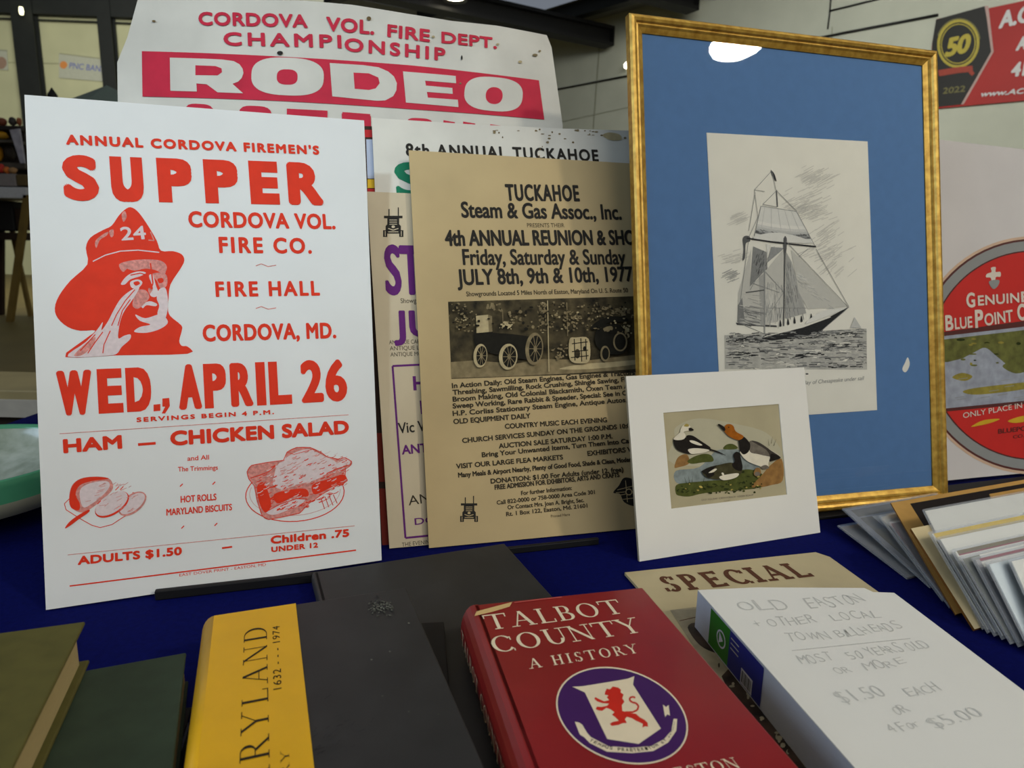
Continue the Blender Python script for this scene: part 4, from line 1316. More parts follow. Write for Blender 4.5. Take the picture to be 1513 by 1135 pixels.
for i in range(30):
    ik.ell((random.uniform(1400, 1530), random.uniform(500, 540)), random.uniform(2, 7), random.uniform(1, 3), random.choice((hill, sand, moss2)), n=8)
for i in range(14):
    x, y = random.uniform(1405, 1510), random.uniform(552, 592); ik.line([(x, y), (x + 14, y - 2)], .8, lab_grey)
ik.build('label_landscape', disc)
ik = Ink(PO); ik.l = scene_.l
lt = mat('label_lettering', (216, 204, 190), .6)
ik.txt('G', (1427, 455, 1440, 454), 433, lt, .04); ik.txt('ENUIN', (1444, 452, 1505, 447), 437, lt, .04, 1.05); ik.txt('E', (1508, 447, 1519, 446), 431, lt, .04)
ik.txt('B', (1396, 489, 1408, 488), 466, lt, .04); ik.txt('LUE', (1410, 487, 1436, 484), 470, lt, .03); ik.txt('P', (1440, 485, 1452, 484), 458, lt, .04); ik.txt('OINT', (1454, 482, 1496, 475), 464, lt, .03); ik.txt('O', (1503, 475, 1518, 472), 450, lt, .04); ik.txt('YSTERS', (1521, 472, 1580, 465), 453, lt, .03)
ik.txt('ONLY PLACE IN THE WORLD', (1422, 618, 1580, 590), 610, lt, .01)
ik.smooth([(1457, 405), (1464, 402), (1463, 396), (1470, 395), (1470, 402), (1477, 402), (1477, 409), (1470, 410), (1470, 424), (1465, 424), (1463, 411), (1456, 410)], lt)
ik.up(); ik.smooth([(1460, 416), (1475, 414), (1473, 423), (1466, 427)], lab_grey)
gold_l = mat('label_gold', (206, 166, 36), .55)
ik.smooth([(1434, 630), (1452, 621), (1476, 619), (1462, 625), (1440, 630)], gold_l); ik.smooth([(1488, 622), (1508, 615), (1530, 614), (1520, 621), (1500, 625)], gold_l)
ik.txt('BLUEPOINTS', (1474, 641, 1540, 633), 634, lab_dark, .02); ik.txt('CO.', (1496, 648, 1512, 646), 643, lab_dark, .01)
ik.build('label_lettering', disc)
# dark strip along its foot
mb = MB()
a, b = PO.P(1375, 717), PO.P(1700, 694)
mb.hexa(Vector((a.x, a.y - .035, 0)), Vector((b.x - a.x, b.y - a.y, 0)), Vector((0, .03, 0)), Vector((0, 0, max(.006, min(a.z, b.z) - .012))), black_board)
tag(mb.build('sign_foot_strip', None, .002), 'dark strip at the foot of the white oyster sign', 'sign stand')

# ------------------------------------------------------------------ ledges in front of the posters
def ledge(p0, p1, h, dep, label):
    a, b = on_z(*p0, 0), on_z(*p1, 0)
    r = (b - a); back = Vector((-r.y, r.x, 0)).normalized()
    mb = MB(); mb.hexa(a, r, back * dep, Vector((0, 0, h)), black_board)
    tag(mb.build('poster_ledge', None, .0012), label, 'poster stand')
ledge((229, 888), (500, 857), .011, .007, 'long black ledge holding the bottom of the SUPPER poster')
ledge((740, 821), (885, 805), .009, .006, 'short black ledge at the bottom of the tan tractor poster')

# ------------------------------------------------------------------ books
class Book:
    """hardback lying flat: x along the far edge, y towards the far edge, spine on the left (spine=-1) or right"""
    def __init__(s, name, label, tl, tr, ztop, length, thick, cover, page=None, spine=-1, round_=.006, board=.003, cat='book', over=.003, trz=None, width=None):
        a, b = on_z(*tl, ztop), on_z(*tr, ztop)
        r = b - a; s.w = width or r.length; s.r = r.normalized()
        if width: a = b - s.r * width
        s.u = Vector((-s.r.y, s.r.x, 0))
        s.L, s.t = length, thick
        s.top = Flat(a - s.u * length, s.r, s.u)      # top face: (0,0) near-left, (w, L) far-right
        s.z0 = ztop - thick
        base = s.top.pt((s.w / 2, length / 2)); base.z = s.z0
        s.root = empty(name, base, label, cat)
        s.spine = spine
        o = s.top.o
        K = Vector((0, 0, 1))
        # case: boards and rounded spine
        mb = MB()
        mb.hexa(o - K * board, s.r * s.w, s.u * length, K * board, cover); s.front = mb.build('front_board', s.root, .0012)
        mb = MB(); q = o.copy(); q.z = s.z0
        mb.hexa(q, s.r * s.w, s.u * length, K * board, cover); mb.build('back_board', s.root, .0012)
        sx = 0 if spine < 0 else s.w
        P = []
        n = 10
        for i in range(n + 1):
            a_ = -pi / 2 + pi * i / n
            P.append((sx + spine * round_ * cos(a_), thick / 2 + thick / 2 * sin(a_)))
        P += [(sx - spine * .004, thick), (sx - spine * .004, 0)]
        mb = MB(); mb.prism([q + s.r * x + K * z for x, z in P], s.u * length, cover); s.spine_ob = mb.build('spine', s.root)
        x0, x1 = (.004, s.w - over) if spine < 0 else (over, s.w - .004)
        mb = MB(); mb.hexa(q + s.r * x0 + s.u * over + K * board, s.r * (x1 - x0), s.u * (length - 2 * over), K * (thick - 2 * board), page or pages); mb.build('page_block', s.root)

# large black album at the back
al = Book('black_album', 'large flat black album in front of the tan poster, under the red book', (464, 846), (745, 803), .02, .40, .0195, black_book, black_board, round_=.003)
# slim black folder under the yellow book
fo = Book('black_folder', 'slim black folder sticking out under the yellow history book', (440, 930), (656, 918), .030, .30, .0095, black_board, black_board, round_=.002, width=.160)
# Maryland history in a yellow and black jacket
mbk = Book('history_book', 'history book in a yellow and black jacket, MARYLAND in tall letters', (318, 911), (600, 868), .062, .262, .0315, black_book, pages, round_=.011)
T = mbk.top
mb = MB()
K = Vector((0, 0, 1))
uvR = T.uv(437, 893)[0]
mb.prism([T.pt((-.001, -.0003), .0002), T.pt((uvR, -.0003), .0002), T.pt((uvR, mbk.L + .0004), .0002), T.pt((-.001, mbk.L + .0004), .0002)], K * .0005, yellow_jacket)
n = 12; P = []
for i in range(n + 1):
    a_ = -pi / 2 + pi * i / n
    P.append((-.0116 * cos(a_), -mbk.t / 2 + (mbk.t / 2 + .0007) * sin(a_)))
inner = [(-.0110 * cos(-pi / 2 + pi * i / n), -mbk.t / 2 + (mbk.t / 2) * sin(-pi / 2 + pi * i / n)) for i in range(n + 1)]
V, F = [], []
for (x, z), (xi, zi) in zip(P, inner):
    for xx, zz in ((x, z), (xi, zi)):
        V += [T.pt((xx, -.0003), zz), T.pt((xx, mbk.L + .0004), zz)]
for i in range(n):
    k = 4 * i
    F += [(k, k + 1, k + 5, k + 4), (k + 2, k + 3, k + 7, k + 6), (k, k + 2, k + 6, k + 4), (k + 1, k + 3, k + 7, k + 5)]
mb.mesh(V, F, yellow_jacket, True)
band = mb.build('yellow_jacket_band', mbk.root)
Tj = T.moved(K * .0007)
jacket_black = mat('jacket_black_lettering', (30, 24, 14), .6)
def up_text(panel, body, q, wpx, m, root, name, serif=True, bold=1.0, sp=1.0, gap=.08, slab=.6):
    """lettering that reads towards the far end: q = start (near) px and end (far) px on the letters' baseline; letters rise to the left"""
    a, b = panel.uv(*q[0]), panel.uv(*q[1])
    e = b - a; up = Vector((-e.y, e.x)).normalized()
    h = abs((panel.uv(*wpx) - a).dot(up))
    mb = MB()
    if serif:
        ps, wd = serif_mesh(body, bold, slab, gap)
        for k_, P_ in enumerate(ps): mb.face([panel.pt(a + e * (x / wd) + up * h * y, .0003 + (k_ % 9) * .000005) for x, y in P_], m)
    else:
        vs, fs = text_mesh(body, 0.0, sp); x0, x1 = min(v[0] for v in vs), max(v[0] for v in vs)
        mb.mesh([panel.pt(a + e * ((v[0] - x0) / (x1 - x0)) + up * h * (v[1] / cap_height()), .0003) for v in vs], fs, m)
    return mb.build(name, root, merge=False)
up_text(Tj, 'MARYLAND', ((401, 1240), (394, 924)), (350, 1240), jacket_black, band, 'title_lettering', True, .75, gap=.22)
up_text(Tj, '1632 - - - 1974', ((416, 1018), (413, 925)), (404, 1018), jacket_black, band, 'years_lettering', False, sp=1.15)
up_text(Tj, 'A HISTORY', ((432, 1300), (427, 1109)), (416, 1300), jacket_black, band, 'subtitle_lettering', True, .8, gap=.16)
ik = Ink(Flat(T.o + K * .0001, T.r, T.u)); dust = mat('white_scuff', (120, 122, 112), .9, .1, .4, 120); dust2 = mat('faint_scuff', (66, 66, 66), .9, .1, .3, 120); faint_line = mat('jacket_crease', (62, 62, 60), .6)
random.seed(15)
for i in range(110):
    ik.ell((random.gauss(562, 9), random.gauss(899, 6)), random.uniform(.5, 2.2), random.uniform(.4, 1.5), dust if random.random() < .7 else dust2, random.uniform(-40, 40), n=8)
for x, y in ((604, 923), (549, 977), (576, 965), (604, 1054), (565, 1031), (648, 1058)):
    ik.ell((x, y), 1.6, 1.1, dust, n=8)
for i in range(30):
    x, y = 462 + abs(random.gauss(0, 34)), random.gauss(1088, 22); ik.line([(x, y), (x + random.uniform(3, 12), y - random.uniform(2, 8))], .9, dust2)
ik.build('scuff_marks', mbk.root)

# Talbot County, red jacket
tb = Book('history_book', 'red jacketed TALBOT COUNTY history with a lion crest in a purple oval', (700, 894), (949, 868), .070, .262, .0495, red_jacket, pages, round_=.012, board=.0035)
ik = Ink(tb.top)
ik.serif('TALBOT', (721, 932, 926, 906), 909, cream, 1.0, 1.0, .10)
ik.serif('COUNTY', (730, 966, 953, 934), 941, cream, 1.0, 1.0, .08)
ik.build('title_lettering', tb.root)
ik = Ink(tb.top); ik.serif('A HISTORY', (783, 989, 945, 965), 974, cream, 1.1, 1.1, .22, .12); ik.build('subtitle_lettering', tb.root)
ik = Ink(tb.top); ik.serif('PRESTON', (965, 1159, 1095, 1135), 1141, cream, 1.0, 1.0, .12); ik.build('author_lettering', tb.root)
ik = Ink(tb.top).crop(670, 830, 3.152)
crest_purple = mat('crest_purple', (66, 26, 92), .5, .3, .06, 40); lion_red = mat('lion_red', (206, 40, 24), .5, .3, .05, 40)
ik.ell((785, 719), 318, 213, cream, 20, n=64); ik.up(); ik.ell((785, 719), 310, 206, crest_purple, 20, n=64)
crest = ik.build('crest_oval', tb.root)
l0 = ik.l
ik = Ink(tb.top).crop(670, 830, 3.152); ik.l = l0 + .00006
ik.poly([(553, 585), (600, 583), (760, 557), (810, 548), (842, 536), (836, 575), (966, 780), (862, 852), (716, 829), (612, 612)], cream)
ik.build('crest_shield', crest)
ik = Ink(tb.top).crop(670, 830, 3.152); ik.l = l0 + .00012
ik.poly([(706, 610), (714, 594), (728, 598), (742, 584), (768, 590), (780, 600), (778, 612), (792, 622), (786, 640), (796, 655), (784, 672), (786, 698), (812, 706), (850, 712), (868, 728), (890, 740), (904, 754),
         (906, 772), (892, 770), (880, 776), (882, 758), (850, 744), (830, 732), (806, 726), (798, 738), (808, 754), (786, 756), (768, 764), (736, 768), (728, 758), (742, 750), (770, 744), (752, 726), (738, 716),
         (750, 704), (730, 690), (712, 684), (692, 698), (676, 696), (662, 690), (668, 678), (690, 680), (716, 674), (724, 664), (694, 662), (670, 654), (656, 642), (660, 634), (676, 642), (702, 654), (724, 648), (714, 634), (722, 626), (704, 622)], lion_red)
ik.line([(800, 704), (835, 704), (856, 694), (862, 676), (850, 662), (832, 658), (820, 648), (822, 636), (838, 632), (846, 638)], 2.6, lion_red)
ik.build('lion_emblem', crest)
ik = Ink(tb.top).crop(670, 830, 3.152); ik.l = l0 + .00006
ik.poly([(565, 748), (585, 752), (600, 762), (622, 800), (640, 820), (720, 862), (830, 870), (920, 862), (980, 830), (1015, 790), (1025, 735), (1042, 735), (1038, 790), (1000, 845), (930, 885), (830, 895), (715, 888), (635, 848), (610, 822), (588, 808)], cream)
ik.poly([(975, 668), (990, 680), (1002, 670), (1008, 720), (996, 714), (985, 726)], cream)
ik.up()
mo = 'TEMPUS PRAETERITUM ET FUTURUM'
pts = [(632, 838), (700, 872), (770, 885), (840, 889), (905, 881), (965, 860), (1005, 825), (1024, 785), (1032, 745)]
for i, c in enumerate(mo):
    t = i / (len(mo)) * (len(pts) - 1); k = int(t); p = Vector(pts[k]).lerp(Vector(pts[k + 1]), t - k); t2 = t + .19; k2 = min(int(t2), len(pts) - 2); p2 = Vector(pts[k2]).lerp(Vector(pts[k2 + 1]), t2 - k2)
    if c != ' ': ik.txt(c, (p.x, p.y, p2.x, p2.y), p.y - 15, jacket_black, .02)
ik.build('motto_ribbon', crest)
# torn corner showing the cover, a painted edge glint, and spine lettering
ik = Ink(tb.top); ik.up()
ik.poly([(701, 911), (704, 904), (757, 890), (753, 897), (730, 904)], mat('torn_paper', (214, 180, 120), .8))
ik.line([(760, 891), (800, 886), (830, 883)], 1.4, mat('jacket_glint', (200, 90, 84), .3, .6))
ik.build('torn_edge_and_glint', tb.root, 'torn jacket edge showing tan paper, with a painted glint')
SPN = Flat(tb.top.o - tb.r * .0122 - K * (tb.t - .0), tb.u * -1, K)
mb = MB()
ps, wd = serif_mesh('TALBOT COUNTY', .9, .9, .2)
for P_ in ps:
    mb.face([SPN.pt((-tb.L + .008 + (x / wd) * .17, .018 + y * .013), .0004) for x, y in P_], cream)
mb.build('spine_lettering', tb.root, merge=False)

# three green books at the left
g3b = Book('green_book', 'dark thin book at the bottom, under the dark green book', (130, 1064), (284, 1044), .020, .22, .0195, black_board, white_pages, spine=-1, width=.17)
g2b = Book('green_book', 'dark green cloth book lying under the olive book', (130, 990), (275, 964), .050, .26, .0295, green_cloth, pages, spine=-1, over=.0025)
g1b = Book('green_book', 'olive green book with yellowed pages, topmost of the green books', (0, 935), (126, 918), .088, .24, .0375, olive_cloth, pages, spine=-1, over=.006)
# widen leftwards out of the picture
for b_, ex in ((g1b, .10), (g2b, .06), (g3b, .02)):
    for ch in b_.root.children:
        M_ = ch.data
        for v in M_.vertices:
            loc = v.co.copy()
            s_ = loc.dot(b_.r)
            if s_ < 0: v.co = loc - b_.r * ex

# ------------------------------------------------------------------ brochure and paper stack
sp_ = [on_z(*q, .004) for q in ((923, 846), (1205, 816), (1226, 823), (1290, 869))]
dvec = (on_z(1290, 869, .004) - on_z(1226, 823, .004)).normalized()
lft = (on_z(1100, 1060, .004) - on_z(923, 846, .004)).normalized()
PZ = Flat((0, 0, .004), (1, 0, 0), (0, 1, 0))
root = empty('special_brochure', sp_[0], 'glossy tan brochure headed SPECIAL under the white paper stack', 'brochure')
mb = MB()
far = [sp_[0], sp_[1], sp_[2]]
u_ = (sp_[1] - sp_[0]).normalized(); v_ = Vector((u_.y, -u_.x, 0))
mb.prism([sp_[0], sp_[1], sp_[2], sp_[3], sp_[3] + dvec * .16, sp_[0] + v_ * .275], Vector((0, 0, -.0035)), tan_brochure)
cover = mb.build('cover', root)
ik = Ink(PZ); ik.serif('SPECIAL', (988, 876, 1203, 852), 851, brown_ink, 1.6, 2.6, .14); ik.build('title_lettering', cover)
ik = Ink(PZ); bro_dark = mat('brochure_picture_dark', (70, 54, 42), .6, .3, .4, 60); bro_pale = mat('brochure_picture_pale', (170, 158, 130), .6, .3, .2, 40)
ik.poly([(990, 902), (1030, 897), (1200, 1135), (1120, 1135), (1060, 1010)], bro_pale); ik.up()
ik.smooth([(1016, 928), (1030, 922), (1044, 948), (1066, 958), (1060, 966), (1034, 954)], bro_dark)
ik.poly([(1066, 1000), (1080, 985), (1190, 1135), (1130, 1135)], bro_dark)
ik.line([(1004, 918), (1030, 912)], 1.0, brown_ink)
random.seed(8)
for i in range(50):
    t = random.random(); x, y = 1050 + t * 110 + random.uniform(0, 25), 975 + t * 150
    ik.ell((x, y), random.uniform(1, 6), random.uniform(1, 4), random.choice((bro_dark, bro_pale, bro_dark)), n=7)
ik.build('cover_picture', cover)

ZP = .046
PP = Flat((0, 0, ZP), (1, 0, 0), (0, 1, 0))
tl, tm, tr2, tr1 = PP.P(1031, 873), PP.P(1119, 869), PP.P(1279, 872), PP.P(1321, 876)
nl = PP.P(1262, 1135); lv = (nl - tl).normalized(); rv = (PP.P(1513, 1021) - tr1).normalized()
b1, b2 = tl + lv * .30, tr1 + rv * .30
root = empty('paper_stack', Vector(((tl.x + b2.x) / 2, (tl.y + b2.y) / 2, .0045)), 'thick white paper stack with pencilled bill notes and a green and blue label', 'paper stack')
mb = MB()
mb.prism([tl, tm, tr1, b2, b1], Vector((0, 0, -(ZP - .0046))), white_paper, side=white_pages)
mb.build('sheets', root)
mb = MB(); mb.prism([tl + Vector((0, 0, .0008)), tm + Vector((0, 0, .0008)), tr2 + Vector((0, .003, .0008)), tr1 + Vector((-.012, -.018, .0008)), b2 + Vector((-.01, 0, .0008)), b1 + Vector((0, 0, .0008))], Vector((0, 0, -.0006)), white_paper); mb.build('top_sheet', root)
ik = Ink(PP.moved(Vector((0, 0, .0009))))
pen = mat('pencil_writing', (207, 206, 199), .8, .1, .06, 200)
for s, x0, y0, x1, y1, yt, sh in (('OLD', 1096, 905, 1172, 902, 889, .1), ('EASTON', 1197, 900, 1282, 890, 884, .15), ('+ OTHER', 1118, 930, 1210, 921, 917, .1), ('LOCAL', 1232, 919, 1305, 912, 908, .1),
                              ('TOWN', 1164, 949, 1232, 944, 937, .1), ('BILLHEADS', 1240, 942, 1337, 930, 929, .1), ('MOST', 1184, 982, 1235, 977, 969, .1), ('50 YEARS OLD', 1258, 974, 1378, 957, 960, .1),
                              ('OR', 1238, 997, 1262, 993, 986, .1), ('MORE', 1280, 993, 1342, 981, 980, .1), ('$1.50', 1246, 1040, 1312, 1029, 1020, .1), ('EACH', 1344, 1030, 1394, 1020, 1014, .1), ('OR', 1324, 1056, 1348, 1053, 1042, .1),
                              ('4 For', 1318, 1085, 1362, 1075, 1070, .1), ('$5.00', 1384, 1078, 1456, 1058, 1058, .1)):
    (ik.txt if s[0] == '$' else ik.hand)(s, (x0, y0, x1, y1), yt, pen, -.012)
ik.line([(1170, 962), (1345, 944)], 1.2, pen)
ik.build('pencil_writing', root)
# wrapper label on the left side face
sn = Vector((lv.y, -lv.x, 0))
SD = Flat(Vector((tl.x, tl.y, .0046)), lv, (0, 0, 1))
hgt = ZP - .0046
lab_green = mat('wrapper_green', (44, 120, 30), .5, .4, .05, 40); lab_blue = mat('wrapper_blue', (40, 44, 132), .5, .4, .05, 40); lab_white = mat('wrapper_white', (206, 208, 220), .5, .4, .03, 40)
u0, u1, u2 = SD.uv(1050, 912)[0], SD.uv(1078, 950)[0], SD.uv(1127, 1010)[0]
mb = MB()
for a, b, m in ((u0, u1, lab_green), (u1, u2, lab_blue)):
    mb.face([SD.pt((a, hgt * .04), .0004), SD.pt((b, hgt * .04), .0004), SD.pt((b, hgt * .96), .0004), SD.pt((a, hgt * .96), .0004)], m)
uc = u0 + (u1 - u0) * .62
for i in range(20):
    a0, a1 = 2 * pi * i / 20, 2 * pi * (i + 1) / 20
    mb.face([SD.pt((uc + rr * cos(a), hgt * .5 + rr * sin(a)), .0006) for rr, a in ((.009, a0), (.009, a1), (.0072, a1), (.0072, a0))], lab_white)
mb.face([SD.pt((uc - .004, hgt * .36), .0006), SD.pt((uc + .004, hgt * .5), .0006), SD.pt((uc - .004, hgt * .64), .0006)], lab_white)
ub = u1 + (u2 - u1) * .42
mb.face([SD.pt((ub, hgt * .06), .0006), SD.pt((ub + .02, hgt * .06), .0006), SD.pt((ub + .02, hgt * .42), .0006), SD.pt((ub, hgt * .42), .0006)], lab_white)
for i in range(9):
    x = ub + .002 + i * .0019; mb.face([SD.pt((x, hgt * .1), .0008), SD.pt((x + (.0006 if i % 3 else .0011), hgt * .1), .0008), SD.pt((x + (.0006 if i % 3 else .0011), hgt * .38), .0008), SD.pt((x, hgt * .38), .0008)], black_ink)
for k in range(3):
    mb.face([SD.pt((u1 + .003, hgt * (.55 + k * .12)), .0006), SD.pt((u1 + .018, hgt * (.55 + k * .12)), .0006), SD.pt((u1 + .018, hgt * (.58 + k * .12)), .0006), SD.pt((u1 + .003, hgt * (.58 + k * .12)), .0006)], pencil)
mb.build('wrapper_label', root, merge=False)

# ------------------------------------------------------------------ fanned prints in sleeves at the right
sleeve_m = clear_film('plastic_sleeve', (.95, .96, .97), 1.0, .09, 1.45, .20)
RS = Vector((cos(.40), sin(.40), 0))
cardw = mat('white_backing_card', (236, 236, 230), .7, .2, .03, 30); cardg = mat('grey_backing_card', (176, 176, 180), .7, .2, .08, 30); cardt = mat('tan_mat_board', (190, 146, 78), .7, .2, .08, 30)
cardc = mat('cream_thick_board', (206, 188, 146), .7, .2, .06, 30); cardp = mat('purple_brown_card', (84, 60, 66), .7, .2, .1, 30); cardo = mat('olive_brown_card', (120, 106, 60), .7, .2, .15, 30)
cardy = mat('yellow_card', (228, 200, 40), .7, .2, .06, 30); brown_edge = mat('brown_board_edge', (120, 78, 28), .7, .2, .15, 40); dark_print = mat('dark_print', (24, 18, 16), .6, .3, .2, 20)
leafy = mat('leafy_print', (150, 152, 140), .7, .2, .3, 40, rgb2=(84, 92, 60)); teal = mat('teal_print', (96, 140, 150), .7, .2, .2, 20); magenta = mat('magenta_edge', (150, 40, 70), .6); aqua_w = mat('bluish_white_card', (222, 232, 236), .6, .3, .02, 20)
def sheet(label, tl, zt, bl_, zb, width, m, thick=.0012, sleeve=True, edge=None, dec=None, cat='print', inset=.0035):
    a, b = on_z(*tl, zt), on_z(*bl_, zb)
    v = a - b
    n = RS.cross(v).normalized()
    p = Flat(b, RS, v)
    u = (v - RS * v.dot(RS))
    root = empty('sleeved_print' if sleeve else 'loose_mat', b, label, cat)
    def q(x, t, l=0.0): return b + RS * x + v * t + n * l
    e = inset if sleeve else 0
    et = e / v.length
    mb = MB(); mb.prism([q(e, et), q(width - e, et), q(width - e, 1 - et), q(e, 1 - et)], -n * thick, m, side=edge); mb.build('backing_card', root)
    if dec:
        mb = MB()
        for x0, x1, t0, t1, mm in dec:
            mb.face([q(x0, t0, .0002 + .00005 * dec.index((x0, x1, t0, t1, mm))), q(x1, t0, .0002 + .00005 * dec.index((x0, x1, t0, t1, mm))), q(x1, t1, .0002 + .00005 * dec.index((x0, x1, t0, t1, mm))), q(x0, t1, .0002 + .00005 * dec.index((x0, x1, t0, t1, mm)))], mm)
        mb.build('printed_picture', root, merge=False)
    if sleeve:
        mb = MB(); l1, l0_ = .0006, -thick - .0003
        mb.face([q(0, 0, l1), q(width, 0, l1), q(width, 1, l1), q(0, 1, l1)], sleeve_m)
        mb.face([q(0, 0, l0_), q(width, 0, l0_), q(width, 1, l0_), q(0, 1, l0_)], sleeve_m)
        mb.face([q(0, 0, l0_), q(0, 0, l1), q(0, 1, l1), q(0, 1, l0_)], sleeve_m)
        mb.build('plastic_sleeve', root, merge=False)
    return root
G = 'sleeved prints fanned at the right'
for a in (
    ('clear sleeve lying flattest, lowest of the fanned prints', (1237, 777), .012, (1340, 855), .002, .19, cardg, .001, True, None, [(.03, .17, .1, .9, cardw)]),
    ('sleeved print with an olive and black picture under the tan mat', (1244, 752), .030, (1374, 868), .004, .20, cardg, .0012, True, None, [(.012, .19, .86, .96, cardo), (.012, .19, .55, .84, cardw), (.012, .035, .1, .84, cardo), (.06, .12, .3, .5, dark_print)]),
    ('greyish sleeve between the olive print and the purple-brown card', (1298, 762), .036, (1393, 888), .004, .20, cardw, .0012, True, None, None),
    ('purple-brown card directly under the tan mat', (1313, 772), .037, (1403, 897), .004, .20, cardp, .0015, True, None, None),
): sheet(*a)['group'] = G
E_ = sheet('tan mat with a black picture at the back of the fanned prints', (1316, 743), .052, (1412, 908), .004, .30, cardt, .0018, False, brown_edge, [(.034, .29, .05, .955, dark_print)], 'mat'); E_['group'] = G
for a in (
    ('small tan card peeking over the tall white sheet', (1462, 730), .056, (1530, 885), .006, .16, cardt, .0015, False, None, None, 'card'),
    ('thick cream board with brown edges in the middle of the fan', (1346, 781), .058, (1440, 930), .0034, .24, cardc, .0032, False, brown_edge, None, 'board'),
    ('plain white sheet standing tallest in the fan', (1363, 753), .070, (1452, 930), .004, .26, cardw, .001, True, None, None),
    ('sleeved sheet with a bright yellow top edge', (1372, 786), .066, (1460, 935), .004, .26, cardw, .0015, True, None, [(.006, .25, .90, .972, cardy)]),
    ('pale sleeve just in front of the yellow edged sheet', (1384, 794), .066, (1470, 940), .004, .26, cardw, .0012, True, None, None),
    ('olive-brown edged print with a thin magenta line', (1406, 812), .066, (1482, 945), .004, .26, cardw, .0015, True, None, [(.006, .25, .93, .972, cardo), (.006, .25, .915, .93, magenta)]),
    ('sleeved print with a green leafy picture', (1418, 822), .066, (1494, 952), .004, .26, leafy, .0012, True, None, [(.03, .25, .9, .97, cardw)]),
    ('grey sleeve with a magenta edged card near the front of the fan', (1436, 824), .068, (1506, 956), .004, .26, cardg, .0012, True, None, [(.01, .25, .94, .97, magenta), (.01, .25, .7, .93, cardw)]),
    ('bluish white sleeved sheet at the front of the fan', (1456, 830), .070, (1524, 966), .004, .26, aqua_w, .0012, True, None, None),
    ('sleeved print with a teal picture, foremost at the picture edge', (1490, 826), .074, (1562, 985), .004, .26, cardw, .0012, True, None, [(.02, .24, .1, .88, teal)]),
): sheet(*a)['group'] = G

# ------------------------------------------------------------------ glass bowl at the left
jade = mat('jade_green_glass', (84, 164, 122), .18, .5, .06, 20, coat=.4); milk = mat('swirled_milk_glass', (190, 198, 184), .22, .5, .14, 30, coat=.4, rgb2=(140, 152, 132)); base_m = mat('cream_milk_glass', (170, 170, 146), .25, .5, .05, 20)
bc = on_y(-77, 676, .92)
root = empty('glass_bowl', (bc.x, bc.y, 0), 'green rimmed milk glass bowl beside the SUPPER poster', 'bowl')
zb = bc.z
rr = .175
m = MB(); m.lathe((bc.x, bc.y, 0), [(.001, .004), (.06, .004), (.064, .0), (.072, .0), (.078, .012), (.14, .030), (rr * .96, zb - .050), (rr * .985, zb - .030)], base_m, 64); m.build('foot', root, merge=False)
m = MB(); m.lathe((bc.x, bc.y, 0), [(rr * .985, zb - .030), (rr * .998, zb - .008), (rr, zb + .001), (rr * .985, zb + .003), (rr * .97, zb - .004)], jade, 64); m.build('rim', root, merge=False)
m = MB(); m.lathe((bc.x, bc.y, 0), [(rr * .97, zb - .004), (rr * .9, zb - .03), (.11, .040), (.06, .020), (.001, .018)], milk, 64); m.build('inside', root, merge=False)

# ------------------------------------------------------------------ far left: neighbouring stall
def bx(name, x0, y0, x1, y1, Y, dep, m, parent=None, bevel=.004):
    """box whose front face fills the given part of the photograph at distance Y"""
    a, b = on_y(x0, y1, Y), on_y(x1, y0, Y)
    mb = MB(); mb.hexa((a.x, Y, a.z), Vector((b.x - a.x, 0, 0)), Vector((0, dep, 0)), Vector((0, 0, b.z - a.z)), m)
    return mb.build(name, parent, bevel)
tan_w = mat('pale_table_wood', (150, 136, 96), .6, .3, .08, 10); dk_w = mat('dark_table_edge', (44, 34, 24), .7); white_rail = mat('white_table_rail', (170, 164, 152), .6)
YB = 1.75
root = empty('trestle_bench', (on_y(-60, 600, YB).x, YB, -.75), 'low bench with a white rail behind the green rimmed bowl', 'bench')
bx('bench_top', -420, 582, 250, 590, YB, .25, tan_w, root); bx('apron', -420, 590, 250, 597, YB + .02, .2, dk_w, root); bx('white_rail', -420, 596, 250, 607, YB - .005, .02, white_rail, root, .001); bx('lower_rail', -420, 607, 250, 622, YB + .03, .02, dk_w, root)
for px in (-380, 220):
    a = on_y(px, 610, YB + .1); post(a.x, YB + .1, -.75, a.z, .04, dk_w, 'leg', root)
YT = 9.0
trest = mat('trestle_wood', (112, 92, 44), .65, .2, .12, 6); dark_t = mat('dark_brown_wood', (44, 30, 20), .7, .2, .15, 6)
root = empty('trestle_table', (on_y(0, 300, YT).x, YT, -.75), 'wooden trestle table of goods across the hall', 'table')
bx('tabletop', -200, 277, 38, 288, YT, .8, mat('white_board_top', (176, 178, 182), .6), root, .01)
bx('shelf', -200, 344, 36, 350, YT + .3, .6, dark_t, root, .01)
def leg(p0, p1, w, m, Y):
    a, b = on_y(*p0, Y), on_y(*p1, Y)
    d = b - a; s = Vector((w, 0, 0))
    mb = MB(); mb.hexa(a - s / 2, s, Vector((0, w, 0)), d, m); mb.build('leg', root)
zf = -.75
def ground_px(x, Y):
    for y in range(300, 900):
        if on_y(x, y, Y).z <= zf + .001: return y
    return 900
leg((38, 288), (12, ground_px(12, YT)), .07, trest, YT); leg((0, 288), (0, ground_px(0, YT + .74)), .06, dark_t, YT + .74); leg((-190, 288), (-190, ground_px(-190, YT)), .07, trest, YT); leg((5, 290), (44, ground_px(44, YT + .68)), .05, trest, YT + .68)
tag(bx('grey_box', -40, 257, 22, 274, YT + .05, .3, mat('grey_carton', (124, 118, 116), .8), None, .01), 'grey carton on the far trestle table', 'box')
tag(bx('brown_box', 25, 258, 37, 274, YT + .05, .3, mat('brown_carton', (84, 70, 40), .8), None, .01), 'brown carton beside the grey one on the far table', 'box')
tag(bx('black_crate', -60, 297, 17, 340, YT + .32, .25, mat('black_crate', (20, 18, 18), .7), None, .02), 'black crate under the far trestle table', 'crate')
